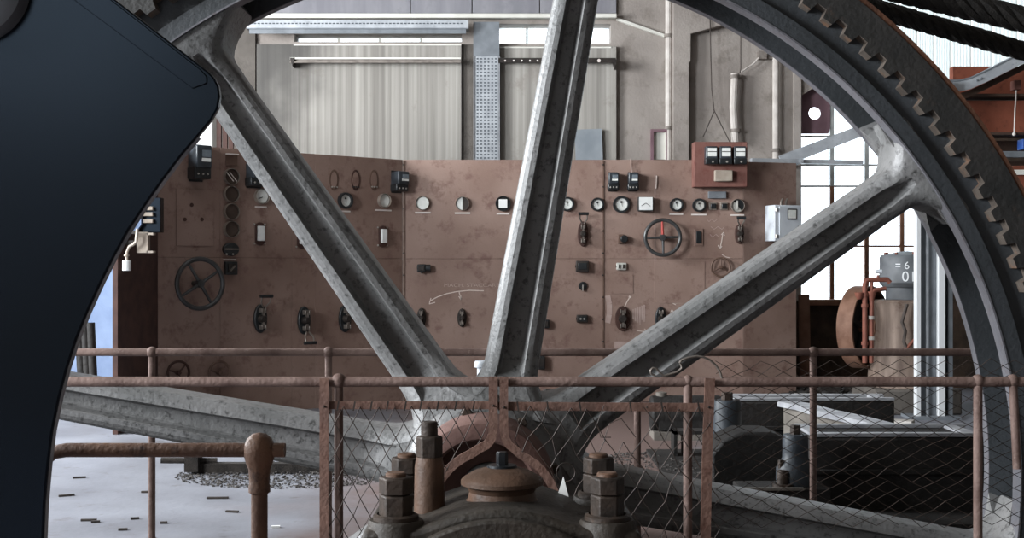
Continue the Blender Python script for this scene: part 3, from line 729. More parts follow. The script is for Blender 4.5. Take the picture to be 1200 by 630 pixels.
# ================================================================ ropes
def rope(label, a, b, r, name='hoist_rope'):
    a, b = Vector(a), Vector(b); d = b - a; Lr = d.length; tv = d.normalized(); u = tv.cross(Vector((0,0,1))).normalized(); v = tv.cross(u)
    t = thing(name, label, 'rope', a)
    turns = Lr / (r*7.0); m = int(turns*14)
    for s in range(6):
        pts = []
        for i in range(m+1):
            f = i/m; an = 2*math.pi*(s/6 + turns*f); pts.append(a + d*f + (u*math.cos(an) + v*math.sin(an))*r*.62)
        MB().sweep(pts, r*.42, 6).build('strand', 'rope', t, True)
    MB().cyl(a, b, r*.35, n=8).build('core', 'rope', t, True)
rope('black twisted steel rope crossing low in the top right corner', P(940, -14, 6.75), P(1330, 97, 6.75), .052)
rope('thicker black twisted steel rope above the other in the top right corner', P(1000, -25, 6.2), P(1330, 55, 6.2), .064)
# ================================================================ switchboard
FA = ((-3.489, 12.61), (-1.237, 14.5)); FB = ((-1.237, 14.5), (2.62, 14.5)); FW = ((2.62, 14.5), (3.27, 14.72)); FL = ((-3.573, 11.6), (-3.489, 12.61))
ZT, ZB, ZS = 2.737, .0, 1.616
def fdir(f):
    d = Vector((f[1][0]-f[0][0], f[1][1]-f[0][1], 0)); return d.normalized(), d.length
def fhit(f, px):
    k = (px-CX)/F; (x0, y0), (x1, y1) = f; dx, dy = x1-x0, y1-y0
    # (x0+u dx) = k (y0+u dy)
    u = (k*y0 - x0)/(dx - k*dy); return Vector((x0+u*dx, y0+u*dy, 0))
def fplace(f, px, py, d=0.0):
    p = fhit(f, px); p.z = Z(py, p.y); t, _ = fdir(f); n = Vector((t.y, -t.x, 0)); return p + n*d
def frot(f): t, _ = fdir(f); return math.atan2(t.y, t.x)
sb = thing('switchboard', 'long red-brown slate switchboard wall with angled wings', 'switchboard', (.7, 14.55, 0))
def slab(f, u0, u1, z0, z1, m='slate', name='slab', d0=-.05, d1=0.0, gap=.0012, bev=.002):
    t, L_ = fdir(f); n = Vector((t.y, -t.x, 0)); o = Vector((f[0][0], f[0][1], 0)); u0 += gap; u1 -= gap; z0 += gap; z1 -= gap
    def q(u, d, z): r_ = o + t*u + n*d; r_.z = z; return r_
    mb = MB().hexa([q(u0,d1,z0), q(u1,d1,z0), q(u1,d0,z0), q(u0,d0,z0), q(u0,d1,z1), q(u1,d1,z1), q(u1,d0,z1), q(u0,d0,z1)])
    return mb.build(name, m, sb, True, bevel=bev)
def fu(f, px): return (fhit(f, px) - Vector((f[0][0], f[0][1], 0))).length
LA = fdir(FA)[1]; LB = fdir(FB)[1]; LW = fdir(FW)[1]; LL = fdir(FL)[1]
ua = [0, fu(FA, 258), fu(FA, 342), fu(FA, 369), LA]
for a, b in zip(ua, ua[1:]):
    slab(FA, a, b, ZB, ZS); slab(FA, a, b, ZS, ZT)
ub = [0, fu(FB, 707), LB]
for a, b in zip(ub, ub[1:]):
    slab(FB, a, b, ZB, ZS); slab(FB, a, b, ZS, ZT)
slab(FW, 0, LW, ZB, ZT-.02); slab(FL, 0, LL, ZB, ZT, 'slate_edge')  # end slab in dark slate, its unlit side put into the colour
# steel backing frame, seam bolts and seam strips
slab(FA, 0, LA, ZB, ZT-.01, 'slate_edge', 'backing', -.08, -.052, 0, 0); slab(FB, 0, LB, ZB, ZT-.01, 'slate_edge', 'backing', -.08, -.052, 0, 0)
for px in (473.5, 707):
    p = fplace(FB, px, 303, .006); MB().box((p.x, p.y, (ZB+ZT)/2), (.022 if px < 500 else .014, .012, ZT-ZB-.02)).build('seam_strip', 'brown_wheel', sb, True)
    for i in range(11):
        MB().lathe([(.001,-.012),(.008,-.01),(.01,0)], (p.x - .004, p.y-.005, .18+i*.25), 'y', 8).build('seam_bolt', 'lever_dark', sb, True)
# removable cover plates in the slabs
slab(FA, fu(FA,206), fu(FA,250), Z(288,12.9), Z(222,12.9), 'slate', 'cover_plate', 0, .012, 0, .003)
slab(FB, fu(FB,716), fu(FB,742), Z(344,14.5), Z(321,14.5), 'slate', 'cover_plate', 0, .006, 0, .002)
slab(FB, fu(FB,767), fu(FB,826), Z(355,14.5), Z(306,14.5), 'slate', 'cover_plate', 0, .005, 0, .002)
slab(FB, fu(FB,720), fu(FB,737), Z(410,14.5), Z(400,14.5), 'chalk_smear', 'paper_label', 0, .003, 0, 0)
slab(FB, fu(FB,767), fu(FB,768), Z(346,14.5), Z(205,14.5), 'chalk_smear', 'scratch', 0, .002, 0, 0)
for px, py in ((224, 240), (216, 257), (236, 257)):
    p = fplace(FA, px, py, .013); r = MB().lathe([(.001,-.008),(.018,-.007),(.02,0)], (0,0,0), 'y', 12); o = r.build('plug', 'slate_edge', sb); o.location = p - sb.location; o.rotation_euler = (0, 0, frot(FA))
# chalk marks on the slate
def chalk_line(pts, wdt=.010, f=FB, m='chalk'):
    mb = MB()
    for a, b in zip(pts, pts[1:]): mb.bar(fplace(f, *a, .002), fplace(f, *b, .002), wdt, .002, (0, 1, 0))
    return mb.build('chalk_mark', m, sb, True, smooth=0)
chalk_line([(503,353),(512,348),(523,344),(535,341.5),(550,340),(567,340.5)]); chalk_line([(510,354),(503,356),(505,349)]); chalk_line([(538,342),(540.5,351),(537.5,347)]); chalk_line([(540.5,351),(540,346)])
for y, xs_ in ((258, (828,831,834,837,841)), (267, (833,837,841,846,849)), (276, (832,835,839,843))):
    chalk_line([(x, y + (1.6 if i % 2 else -1.6)) for i, x in enumerate(xs_)], .005, m='chalk_smear')
chalk_line([(847,274),(845.5,283),(843.5,291)]); chalk_line([(841.5,287),(843.5,291.5),(846,288)]); chalk_line([(845,275),(848,272),(849,276)], .007)
chalk_line([(846,298),(851,301),(856,302)], .006)
chalk_line([(738,348),(735,353),(732,359)]); chalk_line([(737,347),(739.5,348.5)], .02); chalk_line([(746,387),(752,388),(758.5,388.5)], .008); chalk_line([(755,385),(759,388.5),(755.5,391)], .008)
chalk_line([(790,355),(788,355),(806,354.5)], .008); chalk_line([(792,352),(788,355),(792,357)], .008); chalk_line([(787.5,363),(787.5,371)], .007); chalk_line([(785,367),(787.5,362.5),(790,367)], .007)
chalk_line([(712,346),(714,356),(714,368),(712,378)], .06, m='chalk_smear')
for i in range(6): chalk_line([(742+i*2.6, 362 - (i*37 % 9)), (742+i*2.6, 374 + (i*23 % 7))], .018, m='chalk_smear')
fc = bpy.data.curves.new('chalk_text', 'FONT'); fc.body = 'MACH. STACCARE'; fc.size = .06; fc.extrude = .001; fc.align_x = 'LEFT'; fc.offset = -.0008
fo = bpy.data.objects.new('tmp_text', fc); col.objects.link(fo); dg = bpy.context.evaluated_depsgraph_get(); dg.update()
me = bpy.data.meshes.new_from_object(fo.evaluated_get(dg)); bpy.data.objects.remove(fo); me.materials.clear(); me.materials.append(MATS['chalk_faint'])
tx = bpy.data.objects.new('chalk_writing', me); col.objects.link(tx); tx.parent = sb; tx.location = fplace(FB, 520, 336, .003) - sb.location; tx.rotation_euler = (R(90), 0, 0)
wmax = max(v.co.x for v in me.vertices); tx.scale = (X(585,14.5)-X(520,14.5))/wmax*Vector((1, 0, 0)) + Vector((0, 1, 1)); tx['label'] = 'faint chalk writing MACH. STACCARE'

# ---- instrument builders (local frame: x right, z up, -y out of the panel)
PX = 14.5/F      # metres per picture pixel on the main panel
def mount(name, label, cat, f, px, py, group=None): return thing(name, label, cat, fplace(f, px, py), frot(f), group)
def disc(r, y0, y1, n=32): return MB().lathe([(.0005,y1),(r*.94,y1),(r,y1+.3*(y0-y1)),(r,y0)], axis='y', n=n)
def gauge(f, px, py, r, label, rim='bakelite', rimw=.25, dial='dial_white', style='dot', strip=True, sw=18):
    t = mount('dial_gauge', label, 'gauge', f, px, py); r *= PX; ri = r*(1-rimw)
    MB().lathe([(ri,-.03),(ri*1.02,-.05),(r*.96,-.05),(r,-.04),(r,0),(ri*.9,0)], axis='y', n=36).build('rim', rim, t)
    disc(ri*1.01, 0, -.024).build('dial', dial, t)
    if style == 'dot':
        MB().cyl((-.002,-.034,r*.28), (-.002,-.022,r*.28), r*.13, n=14).build('hub', 'bakelite', t)
        MB().bar((0,-.03,r*.28), (r*.12,-.03,-r*.25), .003, .002).build('needle', 'bakelite', t)
    elif style == 'half':
        MB().prism([(0, -ri)] + [(ri*math.cos(R(a)), ri*math.sin(R(a))) for a in range(-80, 81, 10)] + [(0, ri)], -.03, -.022).build('dark_half', 'lever_dark', t)
    elif style == 'square':
        MB().box((0,-.034,0), (r*1.1,.02,r*1.1)).build('card', 'porcelain', t)
    elif style == 'flap':
        MB().prism([(ri*math.cos(R(a)), ri*math.sin(R(a))) for a in range(-50, 131, 10)], -.03, -.022).build('dark_half', 'bakelite', t)
        MB().box((-r*.1,-.035,r*.1), (r*.25,.012,r*1.3)).build('flap', 'dial_grey', t)
    elif style == 'needle':
        MB().bar((-r*.5,-.03,-r*.3), (r*.1,-.03,-r*.1), .008, .003).build('needle', 'bakelite', t)
    elif style == 'lines':
        for k in (-.22, .22): MB().bar((-r*.5+k*r,-.03,r*.55), (r*.45+k*r,-.03,-r*.55), .008, .004).build('scale_bar', 'strip', t)
    if strip: MB().box((0,-.004,-r-.028), (sw*PX,.008,.016)).build('nameplate', 'strip', t)
    return t
gauge(FA, 305.5, 230, 8.5, 'plain white dial gauge above the leftmost fuse holder, left of the big spoke', 'brass_rim', .08, style='needle', sw=14)
gauge(FA, 403.5, 235, 9.2, 'black-rimmed white dial gauge just right of the slanting left spoke', sw=15)
gauge(FA, 449, 235, 8.2, 'plain white dial gauge left of the board corner seam', 'brass_rim', .07, style='none', sw=22)
gauge(FB, 495.5, 238, 8.2, 'blank pale dial gauge first right of the board corner seam', 'brass_rim', .07, 'dial_white', 'none')
gauge(FB, 542, 238.5, 8.2, 'half white half dark dial gauge in the middle bay', 'brass_rim', .07, 'dial_white', 'half')
gauge(FB, 589.5, 238.5, 9, 'dark round gauge holding a white square card beside the upright spoke', 'bakelite', .12, 'bakelite', 'square', sw=15)
gauge(FB, 664.5, 239, 8.5, 'black-rimmed dial gauge half hidden by the right edge of the upright spoke', strip=False)
gauge(FB, 700, 239.5, 8, 'small black-rimmed dial gauge touching the vertical seam', strip=False)
gauge(FB, 728, 239.5, 10, 'largest black-rimmed white dial gauge, below the two relays', strip=False)
gauge(FB, 792.5, 240, 8, 'black-rimmed white dial gauge above the right side of the red-spoked handwheel', sw=16)
gauge(FB, 819, 240.5, 8, 'black-rimmed cream dial gauge below the grey plate of the red meter board', dial='dial_grey', sw=18)
gauge(FB, 864, 241, 8, 'round gauge with dark face and pale flap left of the white cabinet', 'brass_rim', .07, 'dial_grey', 'flap', sw=16)
for py, st, lb in ((207, 'lines', 'round brown port with two slanting pale bars, topmost of four in a column'), (227.5, 'none', 'empty round brown port, second of four in the left column'), (248, 'none', 'empty round brown port, third of four in the left column'), (268.5, 'none', 'empty round brown port, lowest of four in the left column')):
    gauge(FA, 270, py, 8.8, lb, 'brass_rim', .08, 'hole_brown', st, False)
t = mount('square_meter', 'white square meter with a dark side on the switchboard, between round gauges', 'meter', FB, 755.5, 239.5)
MB().box((0,-.06,0), (17*PX,.12,16.5*PX)).build('case', 'bakelite', t, bevel=.004); MB().box((-.0,-.122,.004), (15.6*PX,.006,15*PX)).build('face', 'porcelain', t)
MB().bar((-.05,-.127,-.02), (.0,-.127,.01), .005, .003).build('scale', 'bakelite', t); MB().bar((0,-.127,.01), (.05,-.127,-.025), .005, .003).build('scale', 'bakelite', t)
for px, lb in ((835, 'small square pushbutton with pale frame, left one of the pair'), (848, 'small square pushbutton with pale frame, right one of the pair')):
    t = mount('square_button', lb, 'button', FB, px, 241.5)
    MB().box((0,-.012,0), (9*PX,.024,8.5*PX)).build('frame', 'brass_rim', t, bevel=.003); MB().box((.004,-.028,0), (6*PX,.02,6*PX)).build('button', 'bakelite', t, bevel=.006)
# relays
def relay(f, px, py, wpx, hpx, label, dpt=.16, case='meter_case'):
    t = mount('relay', label, 'relay', f, px, py); w_, h_ = wpx*PX, hpx*PX
    MB().box((0,-dpt*.5,h_*.16), (w_*.9,dpt,h_*.64)).build('housing', case, t, bevel=.012)
    MB().box((0,-dpt*.42,-h_*.30), (w_,dpt*.84,h_*.36)).build('terminal_cover', 'bakelite', t, bevel=.012)
    MB().box((w_*.12,-dpt-.003,h_*.24), (w_*.5,.006,h_*.2)).build('window', 'meter_glass', t)
    MB().box((w_*.1,-dpt-.004,h_*.06), (w_*.5,.006,h_*.1)).build('label_plate', 'dial_white', t)
    MB().box((0,-.006,0), (w_*.8,.012,h_*1.08)).build('base_plate', 'bakelite', t)
    for s in (-.28, 0, .28): MB().lathe([(.001,-.012),(.008,-.01),(.01,0)], (s*w_,-dpt*.84,-h_*.34), 'y', 8).build('screw', 'screw', t)
    return t
relay(FA, 229, 191, 19, 36, 'tall dusty grey relay at the upper left end of the switchboard', .2)
relay(FA, 297, 205, 21, 26, 'black relay half hidden by the slanting left spoke')
relay(FA, 464, 213, 17, 24, 'black relay at the board corner seam')
relay(FB, 718, 213, 13, 21, 'left one of the two small black relays above the largest gauge')
relay(FB, 741, 213, 13, 21, 'right one of the two small black relays, below a pale wire')
tag(MB().sweep([fplace(FB, 739, 186, .03), fplace(FB, 739.5, 195, .02), fplace(FB, 740, 203, .05)], .006, 6).build('relay_wire', 'chalk_smear'), 'thin pale wire dropping to the right small relay', 'wire')
tag(MB().sweep([fplace(FB, 769.5, 206, .01), fplace(FB, 769, 214, .02), fplace(FB, 768.5, 221, .01)], .009, 6).build('wire_stub', 'chalk'), 'short pale wire stub right of the two small relays', 'wire')
for i, px in enumerate((391, 416.5, 438)):
    t = mount('relay_mount', 'empty faded relay mount with bare studs, %s of three in the row' % ('left', 'middle', 'right')[i], 'mount', FA, px, 211)
    MB().prism([(.055*math.cos(R(a)), .115*math.sin(R(a))) for a in range(0, 360, 15)], -.006, 0).build('base_plate', 'slate_edge' if i == 1 else 'brown_wheel', t)
    MB().prism([(.04*math.cos(R(a)), .09*math.sin(R(a))) for a in range(0, 360, 15)], -.01, -.004).build('pad', 'slate', t)
    for k in (-.03, 0, .03): MB().cyl((k,-.025,-.075), (k,0,-.075), .008, n=8).build('stud', 'screw' if i != 1 else 'bakelite', t)
# fuse holders
def fuse(f, px, py, label):
    t = mount('fuse_holder', label, 'fuse', f, px, py)
    pl = [(.055*math.cos(R(a)), .07 + .05*math.sin(R(a))) for a in range(0, 181, 15)] + [(.055*math.cos(R(a)), -.07 + .05*math.sin(R(a))) for a in range(180, 361, 15)]
    MB().prism(pl, -.02, 0).build('base_plate', 'slate_edge', t, bevel=.004)
    MB().box((0,-.035,.005), (.07,.04,.155)).build('porcelain_tile', 'porcelain', t, bevel=.006)
    for x in (-.06, .06):
        for z in (-.1, .1): MB().lathe([(.001,-.014),(.009,-.012),(.011,0)], (x,-.0,z), 'y', 8).build('screw', 'screw', t)
fuse(FA, 304, 274, 'fuse holder with white tile below the plain gauge, left of the slanting spoke')
fuse(FA, 353, 278, 'fuse holder mostly hidden behind the slanting left spoke')
fuse(FA, 448, 277, 'fuse holder with white tile left of the board corner seam')
t = mount('fuse_block', 'dark rectangular fuse base right of the red-spoked handwheel', 'fuse', FB, 818.5, 278)
MB().box((0,-.008,0), (11*PX,.016,20*PX)).build('base_plate', 'slate', t, bevel=.005); MB().box((0,-.02,0), (6*PX,.025,14*PX)).build('insert', 'bakelite', t, bevel=.005)
# label plates and small boxes
t = mount('label_plate', 'small square metal plate with pale top above the round ports', 'plate', FA, 271, 187)
MB().box((0,-.008,-.005), (13*PX,.016,11*PX)).build('plate', 'brown_wheel', t); MB().box((0,-.02,.055), (14*PX,.03,.012)).build('top_strip', 'strip', t)
t = mount('oval_switch', 'dark oval switch with a pale bar below the column of ports', 'switch', FA, 269, 292)
MB().prism([(.088*math.cos(R(a)), .068*math.sin(R(a))) for a in range(0, 360, 12)], -.05, 0).build('body', 'bakelite', t, bevel=.008)
MB().box((0,-.056,.002), (.16,.012,.014)).build('bar', 'lever', t); MB().box((0,-.004,-.105), (15*PX,.008,.014)).build('nameplate', 'strip', t)
for x in (-.06, .01): MB().cyl((x,-.06,-.05), (x,-.04,-.05), .01, n=8).build('screw', 'screw', t)
t = mount('square_switch', 'square black rotary switch below the oval switch', 'switch', FA, 269, 314)
MB().box((0,-.025,0), (14*PX,.05,14*PX)).build('body', 'bakelite', t, bevel=.006); MB().box((0,-.055,0), (9*PX,.014,9*PX)).build('face', 'lever_dark', t); MB().bar((-.025,-.07,-.025), (.025,-.07,.025), .014, .02).build('knob', 'lever', t)
def boxsw(f, px, py, wpx, hpx, label, dpt=.09, m='bakelite', face='lever_dark', name='switch_box', dots=0):
    t = mount(name, label, 'switch', f, px, py)
    MB().box((0,-dpt/2,0), (wpx*PX,dpt,hpx*PX)).build('body', m, t, bevel=.01)
    MB().box((0,-dpt-.004,0), (wpx*PX*.7,.01,hpx*PX*.62)).build('cover', face, t, bevel=.004)
    MB().cyl((-wpx*PX*.55,-dpt*.5,0), (-wpx*PX*.45,-dpt*.5,0), .014, n=10).build('cable_gland', 'lever_dark', t)
    for k in range(dots): MB().cyl(((k-.5)*.04,-dpt-.016,.0), ((k-.5)*.04,-dpt-.004,.0), .012, n=10).build('button', 'screw', t)
    return t
boxsw(FB, 682, 312, 15, 13, 'square dark switch box right of the upright spoke', .1, 'lever_dark', 'bakelite')
boxsw(FB, 682, 373, 13, 9, 'low switch box with two buttons near the rear rail', .08, 'lever_dark', 'bakelite', dots=2)
t = boxsw(FB, 494.5, 314, 10, 9, 'small black horizontal switch alone in the middle bay', .1)
MB().cyl((.04,-.055,0), (.10,-.055,0), .04, n=16).build('barrel', 'bakelite', t); MB().cyl((0,-.06,-.06), (0,-.06,-.04), .012, n=8).build('stem', 'bakelite', t)
t = boxsw(FB, 728, 312, 12, 8.5, 'small pale box with two dark marks in the right bay', .04, 'dial_grey', 'dial_grey', 'marked_box')
for k in (-.024, .024): MB().box((k,-.054,.0), (.02,.012,.045)).build('mark', 'lever_dark', t)
boxsw(FB, 509, 425, 9, 13, 'black box low on the board behind the slanting left spoke', .12)
boxsw(FB, 634, 424, 9, 16, 'black box low on the board right of the upright spoke', .12)
boxsw(FB, 639, 379, 9, 10, 'dark switch at the right edge of the upright spoke', .1)
t = mount('key_switch', 'small round key switch with hanging key between two boxes', 'switch', FB, 683, 335)
MB().lathe([(.001,-.03),(.04,-.03),(.05,-.02),(.05,0)], (0,0,0), 'y', 20).build('lock', 'bakelite', t); MB().box((-.002,-.045,-.02), (.014,.03,.07)).build('key', 'screw', t)
t = mount('knob_switch', 'dark round knob switch with chalk ticks left of the red-spoked handwheel', 'switch', FB, 729.5, 280)
MB().box((-.02,-.02,0), (7*PX,.04,11*PX)).build('base', 'brown_wheel', t, bevel=.006); MB().cyl((.012,-.10,0), (.012,0,0), .042, n=20).build('knob', 'bakelite', t, bevel=.008)
# knife switches
def knife(f, px, py, label, handle, sx=1.0, sz=1.0, m='bakelite'):
    t = mount('knife_switch', label, 'switch', f, px, py)
    pl = [(.075*sx*math.cos(R(a)) * (1 if abs(math.sin(R(a))) < .9 else .9), .15*sz*math.sin(R(a))) for a in range(0, 360, 15)]
    MB().prism(pl, -.04, 0).build('base', m, t, bevel=.01)
    MB().lathe([(.001,-.11),(.03*sx,-.11),(.042*sx,-.09),(.045*sx,-.03)], (0,0,.0), 'y', 14).build('hinge_cap', 'lever_dark', t)
    for z in (-.085*sz, .085*sz):
        for x in (-.022*sx, .022*sx): MB().box((x,-.07,z), (.012,.07,.05*sz)).build('contact_clip', 'lever', t, bevel=.003)
    MB().box((0,-.085,0), (.022*sx,.03,.20*sz)).build('blade', 'lever', t)
    if handle:
        s = handle; z0, z1 = s*.12*sz, s*.235*sz
        for x in (-.05*sx, .05*sx): MB().sweep([(x*.25,-.10,z0), (x,-.13,z0+s*.05), (x,-.15,z1)], .009, 6).build('fork', 'lever', t)
        MB().cyl((-.072*sx,-.15,z1), (.072*sx,-.15,z1), .018, n=10).build('grip', 'bakelite', t)
    return t
knife(FA, 304, 373, 'knife switch with its fork handle raised, leftmost in the lower row', 1)
knife(FA, 355, 375, 'knife switch with its fork handle hanging down, second in the lower row', -1)
knife(FA, 403, 373, 'knife switch without handle beside the slanting left spoke', 0)
knife(FB, 494, 372, 'small narrow knife switch left one of the pair under the chalk arrow', 0, .7, .75, 'lever_dark')
knife(FB, 541.5, 372, 'small narrow knife switch right one of the pair under the chalk writing', 0, .7, .7, 'lever_dark')
knife(FB, 683, 274, 'brown knife switch with handle up below the gauges right of the upright spoke', 1, .8, .95, 'slate_edge')
knife(FB, 729.5, 373, 'large dark knife switch between pale chalk smears', 0, 1.15, .95, 'slate_edge')
knife(FB, 774, 373, 'dark knife switch just above the right spoke', 0, .85, .9)
knife(FB, 866, 274, 'brown knife switch with handle up beside the white cabinet', 1, .7, .75, 'slate_edge')
# handwheels
def handwheel(f, px, py, rpx, label, ns, a0, m, tube=.02, off=.12, red=None):
    t = mount('handwheel', label, 'handwheel', f, px, py); r = rpx*PX
    MB().torus((0,-off,0), r-tube, tube, 'y', 40, 10).build('rim', m, t)
    MB().lathe([(.001,-off-.03),(tube*1.5,-off-.03),(tube*1.8,-off-.01),(tube*1.8,-off+.03),(tube*1.1,-off+.04),(tube*1.1,0)], (0,0,0), 'y', 18).build('hub', m, t)
    for k in range(ns):
        a = R(a0 + 360*k/ns); e = Vector((math.cos(a), 0, math.sin(a)))*(r-tube)
        o = MB().sweep([Vector((0,-off-.005,0)) + e*.1, Vector((0,-off,0)) + e*.99], [tube*.8, tube*.55], 8).build('spoke', 'red_paint' if red == k else m, t)
        if red == k: o['label'] = 'red painted spoke'
    return t
handwheel(FA, 227, 332, 28, 'large dark four-spoked handwheel at the left end of the switchboard', 4, 32, 'iron_wheel', .024, .14)
handwheel(FB, 775, 278.5, 22.5, 'four-spoked handwheel with one red spoke in the right bay', 4, 92, 'iron_wheel', .021, .14, red=0)
handwheel(FB, 843.5, 313, 12, 'small brown three-spoked handwheel under the chalk writing at right', 3, 90, 'brown_wheel', .011, .06)
handwheel(FA, 254, 436, 13, 'small three-spoked handwheel low behind the railings at left', 3, 45, 'brown_wheel', .013, .06)
handwheel(FA, 206, 436, 13, 'small dark handwheel in shadow at the low left corner of the switchboard', 3, 45, 'slate_edge', .013, .06)  # corner shadow put into this wheel's darker colour
# red meter board with three meters
t = mount('meter_board', 'red wooden board with three black meters and a beige box above the right bay', 'meter board', FB, 841.5, 220)
w_, h_ = 62*PX, 52*PX; zc = (220-194)*PX
MB().box((0,-.09,zc), (w_,.18,h_)).build('board', 'red_board', t, bevel=.008)
for k in (-12.2, 4.0, 20.5):
    x = k*PX; zz = zc + 10*PX
    c = MB().box((x,-.235,zz), (13.5*PX,.11,20*PX)).build('meter', 'meter_case', t, bevel=.008)
    MB().box((x+.006,-.293,zz+.03), (10*PX,.008,9.5*PX)).build('meter_face', 'dial_white', c)
    MB().box((x+.006,-.298,zz+.035), (10*PX,.004,.008)).build('register', 'lever_dark', c)
    MB().box((x,-.25,zz-.07), (14.5*PX,.12,7*PX)).build('terminal_cover', 'bakelite', c, bevel=.006)
    MB().cyl((x+.01,-.32,zz-.078), (x+.01,-.31,zz-.078), .012, n=8).build('seal', 'screw', c)
MB().box((2.5*PX,-.215,zc-13.5*PX), (21*PX,.07,13*PX)).build('junction_box', 'beige_box', t, bevel=.01)
tag(MB().box(fplace(FB, 840, 228.5, .02), (21*PX,.04,8*PX)).build('grey_plate', 'galv_dark', bevel=.004), 'grey metal plate under the red meter board', 'plate')
# white electrical cabinet on the right wing
t = mount('electrical_cabinet', 'white metal electrical box with a small window on the right wing', 'cabinet', FW, 912, 262)
MB().box((0,-.11,0), (36*PX*1.0,.22,42*PX)).build('body', 'white_box', t, bevel=.008)
d = MB().box((.02,-.226,0), (29*PX,.012,39*PX)).build('door', 'white_box', t, bevel=.004)
MB().box((.04,-.235,.10), (12*PX,.01,13*PX)).build('window_frame', 'lever_dark', d); MB().box((.04,-.241,.10), (9.5*PX,.008,10*PX)).build('window', 'dial_white', d)
MB().bar((.12,-.25,-.03), (.145,-.26,-.14), .025, .025).build('handle', 'lever_dark', d)
for z in (-.15, .15): MB().cyl((-.155,-.225,z-.02), (-.155,-.225,z+.02), .018, n=10).build('hinge', 'screw', t)
for x in (-.02, .04): MB().sweep([(x,-.1,.2), (x,-.1,.25), (x+.02,-.1,.28)], .014, 8).build('conduit', 'lever', t)
MB().cyl((-.02,-.1,-.24), (-.02,-.1,-.2), .02, n=10).build('gland', 'lever', t)

# left end of the board: terminal box, bracket, hanging lamp
t = thing('terminal_box', 'blue-black terminal box with brass contacts at the left end of the switchboard', 'terminal box', P(174, 272, 11.7))
MB().box(P(178, 252, 11.8), (.19, .12, .32)).build('case', 'guard_navy', t, True, bevel=.006)
for y in (244, 251, 259): MB().box(P(174, y, 11.72), (.09, .05, .035)).build('contact', 'beige_box', t, True, bevel=.004)
MB().prism([(X(143,11.7),Z(272,11.7)),(X(160,11.7),Z(272,11.7)),(X(166,11.7),Z(263,11.7)),(X(166,11.7),Z(236,11.7))], 11.68, 11.72).build('side_plate', 'skylit_plaster', t, True)  # plate coloured blue for the skylight on this patch
t = thing('steel_bracket', 'pale channel-shaped steel bracket under the terminal box', 'bracket', P(172, 296, 11.7))
MB().box(P(168, 284, 11.72), (.10, .08, .19)).build('back', 'beige_box', t, True); 
for y in (274, 295): MB().box(P(177, y, 11.72), (.06, .08, .02)).build('flange', 'beige_box', t, True)
MB().box((-3.48, 11.74, P(0, 284, 11.7).z), (.18, .04, .04)).build('wall_arm', 'lever_dark', t, True)
t = thing('hanging_socket', 'white cylindrical socket hanging on a bent pale conduit', 'socket', P(149, 317, 11.6))
MB().sweep([P(161, 268, 11.6), P(159.5, 283, 11.6), P(156, 286.5, 11.6), P(151.5, 289, 11.6), P(149, 295, 11.6), P(148.5, 306, 11.6)], .014, 8).build('conduit', 'beige_box', t, True)
MB().cyl(P(148.5, 305, 11.6), P(148.5, 317, 11.6), .038, n=20).build('cup', 'porcelain', t, True, bevel=.004); MB().cyl(P(148.5, 298, 11.6), P(148.5, 300, 11.6), .025, n=14).build('collar', 'beige_box', t, True)
MB().box((-3.50, 11.61, P(0, 272, 11.6).z), (.20, .03, .03)).build('wall_arm', 'lever_dark', t, True)
# dark cupboard leaning left behind the guard
t = thing('dark_locker', 'black leaning pipes against the pale wall at far left', 'pipe', P(97, 436, 12.8))
for a, b in ((92, 98), (99, 104), (106, 110)): MB().cyl(P(a, 378, 13.0), (X(b+1,12.9), 12.9, .0), .045, n=12).build('pipe', 'bed_black', t, True)

# ================================================================ compressor by the window
YC = 13.6
t = thing('compressor', 'old upright compressor with grey tank marked 01 behind the steel column', 'compressor', P(1050, 432, YC))
def zc_(p): return Z(p, YC)
cx = X(1063, YC)
MB().lathe([(.001,zc_(294)),(.10,zc_(295)),(.27,zc_(299)),(.285,zc_(302)),(.285,zc_(331)),(.25,zc_(336)),(.001,zc_(337))], (cx, YC, 0), 'z', 40).build('tank', 'tank_grey', t, True)
MB().lathe([(.22,zc_(335)),(.22,zc_(350)),(.25,zc_(352))], (cx, YC, 0), 'z', 32).build('neck', 'tank_grey', t, True)
MB().lathe([(.001,zc_(350)),(.34,zc_(351)),(.37,zc_(354)),(.355,zc_(362)),(.36,zc_(400)),(.40,zc_(432)),(.42,.0)], (cx, YC, 0), 'z', 40).build('cylinder_barrel', 'barrel', t, True)
MB().box((cx-.02, YC, .13), (.9, .9, .26)).build('plinth', 'concrete_dark', t, True, bevel=.02)
for i in range(8):
    a = R(45*i); MB().cyl((cx+.23*math.cos(a), YC+.23*math.sin(a), zc_(299)), (cx+.23*math.cos(a), YC+.23*math.sin(a), zc_(295.5)), .016, n=6).build('bolt', 'rust_pipe', t, True)
def ctext(body, px, py, size):
    fc = bpy.data.curves.new('t', 'FONT'); fc.body = body; fc.size = size; fc.extrude = .001
    fo = bpy.data.objects.new('tmp', fc); col.objects.link(fo); dg = bpy.context.evaluated_depsgraph_get(); dg.update()
    me = bpy.data.meshes.new_from_object(fo.evaluated_get(dg)); bpy.data.objects.remove(fo); me.materials.clear(); me.materials.append(MATS['paint_lit_white'])
    x0, z0 = X(px, YC-.28), Z(py, YC-.28)
    for v in me.vertices:      # wrap on the tank wall
        x = x0 + v.co.x; a = (x - cx)/.287; z = z0 + v.co.y
        v.co = Vector((cx + .288*math.sin(a), YC - .288*math.cos(a) - v.co.z, z)) - t.location
    o = bpy.data.objects.new('painted_number', me); col.objects.link(o); o.parent = t
ctext('01', 1057, 329.5, .15); ctext('= 6', 1049, 315, .11)
pw = thing('belt_pulley', 'wide rusty belt pulley wheel left of the compressor', 'pulley', P(1006, 425, YC))
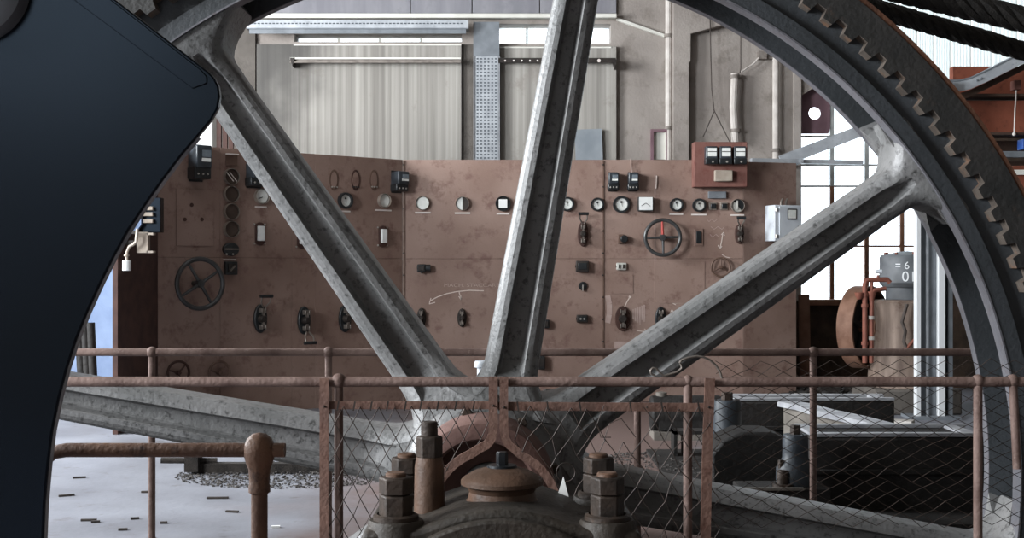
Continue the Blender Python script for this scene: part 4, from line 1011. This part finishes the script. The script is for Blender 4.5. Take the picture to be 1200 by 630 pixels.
def pul(prof, n=48):
    mb = MB().lathe(prof, axis='y', n=n, closed=True); M_ = Matrix.Rotation(R(48), 3, 'Z'); c = P(1013, 383, YC+.1); mb.v = [M_ @ p + c for p in mb.v]; return mb
pul([(.44,-.08),(.44,.10),(.415,.10),(.415,-.08)]).build('rim', 'pulley_rust', pw, True)
pul([(.001,.02),(.416,.02),(.416,.05),(.001,.05)]).build('web', 'bed_black', pw, True)  # black disc added to paint the pulley's shaded inside
pul([(.001,-.16),(.09,-.16),(.09,.16),(.001,.16)], 24).build('hub', 'pulley_rust', pw, True)
for k in range(5):
    a = R(20+72*k); M_ = Matrix.Rotation(R(48), 3, 'Z'); c = P(1013, 383, YC+.1)
    MB().sweep([c + M_ @ Vector((.07*math.cos(a), 0, .07*math.sin(a))), c + M_ @ Vector((.42*math.cos(a), 0, .42*math.sin(a)))], [.035, .025], 8).build('spoke', 'bed_black', pw, True)
MB().cyl(P(1013, 383, YC+.1), P(1040, 383, YC+.1), .05, n=12).build('axle', 'gear_iron', pw, True)
tp = thing('pipework', 'red-brown valve pipework standing between pulley and compressor', 'pipework', P(1016, 420, YC-.45))
yp = YC - .45
def sw_(pts, r, nm='pipe', m='rust_pipe'): MB().sweep([P(a, b, yp) for a, b in pts], r, 8).build(nm, m, tp, True)
sw_([(1013.5, 425), (1013.5, 333), (1014.5, 329), (1018, 327.5), (1040, 327.5), (1043, 331)], .026)
sw_([(1021, 425), (1021.5, 345), (1024, 340), (1038, 338)], .024); sw_([(1021.5, 330), (1021.5, 345)], .018); sw_([(1029, 327), (1029, 322)], .016); sw_([(1026, 318), (1033, 318)], .022, 'valve_wheel', 'white_box')
MB().lathe([(.05,.05),(.03,-.02),(.025,-.05)], P(1021.5, 347, yp), 'z', 12).build('funnel', 'rust_pipe', tp, True)
MB().lathe([(.05,.03),(.04,-.01),(.02,-.04)], P(1007, 346, yp), 'z', 12).build('funnel', 'rust_pipe', tp, True)
for y in (345, 358, 402): MB().cyl(P(1013.5, y-2, yp), P(1013.5, y+2, yp), .036, n=10).build('coupling', 'rust_pipe', tp, True)
for y in (372, 396): MB().cyl(P(1021.3, y-2, yp), P(1021.3, y+2, yp), .032, n=10).build('coupling', 'screw', tp, True)
sw_([(1063, 356), (1060, 366), (1057, 377), (1061, 388), (1059, 400), (1063, 409)], .018, 'hose', 'cable_dark'); sw_([(1078, 392), (1060, 410)], .02)
tag(MB().bar((X(944,15.6), 15.6, 0), P(942, 345, 15.7), .12, .08).build('wood_post', 'pulley_rust'), 'short rusty upright beside the right end of the switchboard', 'post')
# steel column
YS = 12.86
t = thing('steel_column', 'tall pale galvanised steel column in front of the window', 'column', (X(1095, YS), YS, 0))
for a, b, dy, m, nm in ((1072.5, 1077.5, 0, 'paint_lit_white', 'flange'), (1098, 1106, 0, 'paint_lit_white', 'flange')):  # flanges coloured white for the window light they catch
    MB().box(((X(a,YS)+X(b,YS))/2, YS, 1.7), (X(b,YS)-X(a,YS), .10, 3.4)).build(nm, m, t, True, bevel=.003)
MB().box((X(1088,YS), YS+.03, 1.7), (X(1098,YS)-X(1077.5,YS), .02, 3.4)).build('web', 'galv_dark', t, True)
MB().box((X(1086.3,YS), YS+.0, 1.7), (.018, .05, 3.4)).build('stiffener', 'galv', t, True)
MB().box((X(1113.5,YS), YS+.02, 1.7), (.045, .06, 3.4)).build('conduit', 'galv_dark', t, True); MB().box((X(1109,YS), YS+.06, 1.7), (.06, .02, 3.4)).build('back_plate', 'lever_dark', t, True)
MB().box((X(1092,YS), YS+.03, .015), (.5, .35, .03)).build('base_plate', 'galv_dark', t, True)

# ================================================================ engine bed behind the railing
def bed(name, label, xa, xb, ya_, yb_, zt, h):
    t = thing(name, label, 'machine bed', ((xa+xb)/2, (ya_+yb_)/2, 0))
    MB().box(((xa+xb)/2, (ya_+yb_)/2, h/2), (xb-xa, yb_-ya_, h)).build('body', 'bed_black', t, True, bevel=.02)
    for y in (ya_+.03, yb_-.03): MB().box(((xa+xb)/2, y, h+.012), (xb-xa, .06, .024)).build('rail_edge', 'bed_edge', t, True, bevel=.004)
    for x in (xa+.04, xb-.10): MB().box((x, (ya_+yb_)/2, h+.01), (.08, yb_-ya_-.12, .02)).build('end_plate', 'bed_edge', t, True, bevel=.004)
    MB().box(((xa+xb)/2, ya_-.015, h*.55), (xb-xa+.02, .03, .03)).build('side_ledge', 'bed_black', t, True, bevel=.004)
    return t
bed('engine_bed', 'black cast machine bed with pale top edges nearest the rear railing', X(945,8), X(1150,8), 7.85, 8.35, .5, .47)
bed('engine_bed', 'black cast machine bed farther back behind the curved casting', X(855,10.2), X(1040,10.2), 10.0, 10.35, .5, .47)
t = thing('curved_arm', 'grey curved casting joining the two black machine beds', 'casting', (X(960,9), 9.1, 0))
for nm, m, zlo, zhi, wd in (('web', 'bed_grey', .0, .44, .05), ('top_flange', 'bed_edge', .44, .48, .16)):
    V = []; path = [Vector((X(920,9.95), 9.9, 0)), Vector((X(938,9.8), 9.65, 0)), Vector((X(960,9.4), 9.3, 0)), Vector((X(995,9.0), 8.9, 0)), Vector((X(1028,8.6), 8.45, 0))]
    Fs = []
    for i, p in enumerate(path):
        tv = (path[min(i+1,4)] - path[max(i-1,0)]).normalized(); nv = Vector((tv.y, -tv.x, 0))*wd/2
        for z in (zlo, zhi):
            for s in (1, -1): q = p + nv*s; V.append((q.x, q.y, z))
    for i in range(4):
        a, b = i*4, i*4+4; Fs += [(a,b,b+2,a+2),(a+1,a+3,b+3,b+1),(a+2,b+2,b+3,a+3),(a,a+1,b+1,b)]
    Fs += [(0,2,3,1),(16,17,19,18)]
    MB().add(V, Fs).build(nm, m, t, True)
def stanchion(label, px, Y, ztop, r, zb=0):
    t = thing('bolt_column', label, 'bolt', (X(px,Y), Y, zb)); ztop -= zb
    MB().lathe([(r*1.5,0),(r*1.5,.10),(r*1.25,.13),(r*1.02,.16),(r,.2),(r,ztop),(r*.9,ztop+.02),(.001,ztop+.02)], (0,0,0), 'z', 28).build('column', 'bed_blue', t)
    MB().lathe([(r*.42,ztop+.02),(r*.42,ztop+.07),(r*.36,ztop+.075),(.001,ztop+.075)], (0,0,0), 'z', 6).build('nut', 'bolt_iron', t)
    MB().lathe([(.02,.1),(.02,.15),(.001,.15)], (-r*1.2,-r*.4,0), 'z', 6).build('foot_nut', 'bolt_iron', t)
stanchion('blue-grey round bolt column in front of the curved casting', 932, 7.6, .50, .075, .221)
stanchion('blue-grey round bolt column beside the guard frame upright', 852, 9.2, .54, .10)
t = thing('sole_plate', 'black box base with pale edges at the foot of the round bolt column', 'base', (X(905,7.6), 7.6, 0))
MB().box((X(915,7.6), 7.6, .11), (.52, .3, .22)).build('block', 'bed_black', t, True, bevel=.008)
MB().box((X(905,7.45)-.03, 7.44, .222), (.42, .03, .014)).build('edge', 'bed_grey', t, True); MB().box((X(862,7.45)-.004, 7.44, .11), (.018, .03, .22)).build('edge', 'bed_grey', t, True)
MB().lathe([(.001,.32),(.03,.32),(.035,.30),(.035,.24),(.06,.24),(.06,.2)], (X(918,7.5), 7.52, 0), 'z', 12).build('bolt', 'bolt_iron', t, True)
o = MB().prism([(-.30,0),(.30,0),(.30,.26),(.22,.36),(.1,.41),(-.1,.41),(-.22,.36),(-.30,.26)], -.2, .2).build('black_casting', 'bed_black', bevel=.02)
o.location = (X(880,8.75), 8.75, 0); tag(o, 'black rounded casting block between the two round bolt columns', 'casting')
tag(MB().box((2.35, 8.95, .012), (2.5, 3.1, .024)).build('foundation_plate', 'bed_black'), 'black oily foundation plate under the machine beds', 'plate')
t = thing('iron_stand', 'small black angle-iron stand standing behind the torn wire mesh', 'frame', P(808, 535, 10.2))
for a, b, c, d in ((788,503,792,540),(826,503,830,540),(788,503,830,507),(800,507,803,540)):
    MB().box(((X(a,10.2)+X(c,10.2))/2, 10.2, (Z(b,10.2)+Z(d,10.2))/2), (X(c,10.2)-X(a,10.2), .2, Z(b,10.2)-Z(d,10.2))).build('bar', 'bed_black', t, True)
t = thing('dark_motor', 'dark rounded machine casing behind the torn wire mesh', 'machine', P(790, 500, 11.4))
MB().cyl(P(762, 484, 11.4), P(845, 484, 11.4), .16, n=24).build('casing', 'bed_black', t, True, bevel=.02); MB().box(P(803, 494, 11.4), (.5, .3, .12)).build('foot', 'bed_black', t, True)
MB().box((P(803, 494, 11.4).x, 11.4, .035), (.6, .4, .07)).build('plinth', 'bed_grey', t, True); MB().lathe([(.05,0),(.05,.08),(.001,.09)], P(775, 474, 11.4) + Vector((0,0,.03)), 'z', 14).build('oil_cap', 'bed_grey', t, True)
# pale boards lying by the column
rnd = random.Random(11)
for i, (px, Y, L_, an, zz) in enumerate(((975, 14.4, .9, 4, .05), (985, 14.1, 1.0, -8, .10), (955, 13.9, .8, 12, .05), (968, 13.3, .8, -20, .05), (1008, 12.4, 1.0, -28, .04), (1022, 12.0, .7, -35, .04))):
    o = MB().box((0, 0, .02), (L_, .16, .04)).build('loose_board', 'plank_pale' if i % 2 == 0 else 'plank_pale', bevel=.004)
    o.location = (X(px, Y), Y, zz - .02 if i > 1 else zz - .02); o.rotation_euler = (0, 0, R(an))
    tag(o, ['pale loose board farthest back under the window', 'pale loose board stacked across the farthest one', 'pale loose board against the right end of the switchboard', 'pale loose board in front of the belt pulley', 'pale slanting board left of the steel column foot', 'short pale slanting board closest to the black bed'][i], 'board')
# junk mound under the window
def rubble(name, label, cx_, cy_, rx, ry, h, n, m, seed, smin, smax):
    rd = random.Random(seed); mb = MB()
    for i in range(n):
        a = rd.uniform(0, 6.283); q = math.sqrt(rd.random()); x, y = cx_ + rx*q*math.cos(a), cy_ + ry*q*math.sin(a); s = rd.uniform(smin, smax)
        z = max(0, h*(1-q*q))*rd.random() + s*.3
        rot = Matrix.Rotation(rd.uniform(0,6.28),3,'Z') @ Matrix.Rotation(rd.uniform(-.5,.5),3,'X')
        mb.box((x, y, z), (s*rd.uniform(.6,1.8), s*rd.uniform(.5,1), s*rd.uniform(.3,.7)), rot)
    return tag(mb.build(name, m, smooth=0), label, name, kind='stuff')
rubble('gravel', 'dark gravel and grit spread on the floor under the left spoke', -1.6, 9.35, .85, .62, .02, 2600, 'gravel', 3, .004, .016)
rubble('rubble', 'heap of dark scrap and rubble under the arched window', X(985,14.7), 14.9, .8, .5, .12, 260, 'debris', 4, .04, .16)
rubble('rubble', 'scattered grey grit on the floor behind the torn wire mesh', X(790,9.6), 9.6, .7, .9, .03, 900, 'gravel', 6, .006, .022)
t = thing('scrap_bar', 'black iron bar lying in the gravel under the left spoke', 'bar', (-1.72, 9.42, 0))
MB().box((0, 0, .04), (1.15, .09, .07)).build('bar', 'debris', t); MB().cyl((-.85,-.05,.10), (-.45,.0,.09), .022, n=8).build('rod', 'debris', t); MB().box((-.62,-.02,.08), (.10,.14,.12)).build('clamp', 'debris', t)
for i, (px, py, L_, an) in enumerate(((78, 581, .10, 28), (93, 560, .09, 15), (104, 610, .09, 6), (171, 577, .06, 3), (144, 621, .05, 10), (158, 608, .05, 20), (255, 584, .14, 3), (272, 600, .08, -12), (112, 612, .05, 15), (192, 613, .04, 12), (323, 618, .05, 10))):
    Y = 1.5*F/(py-CY); o = MB().box((0, 0, .006), (L_, .022, .012)).build('wood_splinter', 'splinter' if i != 10 else 'white_paper'); o.location = (X(px, Y), Y, 0); o.rotation_euler = (0, 0, R(an))
    tag(o, 'dark wood splinter lying on the pale floor at lower left' if i != 10 else 'white scrap lying on the floor beside the short handrail post', 'splinter' if i != 10 else 'scrap', 'splinters on the floor' if i != 10 else None)

# ================================================================ red crane and gutter, upper right
YK = 13.5
t = thing('crane_girder', 'orange-red overhead crane girder at the right edge', 'crane', P(1200, 160, YK))
def kb(a, b, c, d, m, nm, y0=0, dep=.2): MB().box(((X(a,YK)+X(c,YK))/2, YK+y0, (Z(b,YK)+Z(d,YK))/2), (X(c,YK)-X(a,YK), dep, Z(b,YK)-Z(d,YK))).build(nm, m, t, True, bevel=.006)
kb(1090, 119, 1420, 157, 'crane_red', 'web'); kb(1090, 113, 1420, 116.5, 'crane_dark', 'top_flange', -.05, .35); kb(1090, 157.5, 1420, 160.5, 'crane_dark', 'bottom_flange', -.05, .35)
kb(1120, 76, 1420, 112.5, 'crane_red', 'upper_web', .15, .1); kb(1183, 96, 1191, 107, 'red_board', 'stop_block', -.08, .12)
kb(1120, 163, 1420, 176, 'crane_dark', 'under_beam', .2, .1); kb(1120, 178, 1420, 185, 'galv_dark', 'grey_rail', -.05, .1); kb(1130, 187, 1420, 193, 'crane_dark', 'shadow_strip', .2, .1)  # shadow under the rail drawn as a dark bar
kb(1150, 194, 1420, 245, 'crane_red', 'lower_web', .05, .1); kb(1183, 199, 1420, 205, 'ledge_white', 'white_stripe', -.02, .04); kb(1193, 164, 1215, 176, 'blue_box', 'blue_box', -.05, .15)
MB().sweep([P(1191, 106, YK-.25), P(1189.5, 130, YK-.25), P(1188.5, 156, YK-.25)], .008, 6).build('cord', 'cable_white', t, True); MB().sphere(P(1188.5, 157, YK-.25), .02, 10, 6).build('cord_end', 'cable_white', t, True)
# lower dark ground behind
t = thing('gutter', 'pale galvanised gutter curving up to the right above the red crane', 'gutter', P(1110, 118, 13.0))
YU = 13.0; gpath = [(1060, 101), (1095, 101.5), (1112, 102.5), (1125, 102), (1138, 99), (1155, 91.5), (1180, 79), (1205, 66.5), (1300, 20)]
def ribbon(path, dy0, dy1, y0, y1, nm, m):
    V = []; Fs = []
    for a, b in path:
        for yy in (y0, y1):
            for dz in (dy0, dy1): V.append(P(a, b+dz, YU) + Vector((0, yy-YU, 0)))
    for i in range(len(path)-1):
        a, b = i*4, i*4+4; Fs += [(a,b,b+1,a+1),(a+2,a+3,b+3,b+2),(a,a+2,b+2,b),(a+1,b+1,b+3,a+3)]
    Fs += [(0,1,3,2), (len(V)-4, len(V)-2, len(V)-1, len(V)-3)]
    MB().add(V, Fs).build(nm, m, t, True, smooth=60)
ribbon(gpath, -7, 5, YU, YU+.02, 'face', 'galv'); ribbon(gpath, -9, -6.5, YU-.0, YU+.3, 'lip', 'galv_dark'); ribbon(gpath, 6, 14, YU+.12, YU+.16, 'soffit', 'crane_dark')
for p in ((1111, 103), (1116, 104), (1111, 99), (1145, 94), (1150, 92)): MB().lathe([(.001,-.012),(.012,-.01),(.014,0)], P(p[0], p[1], YU), 'y', 8).build('rivet', 'galv_dark', t, True)
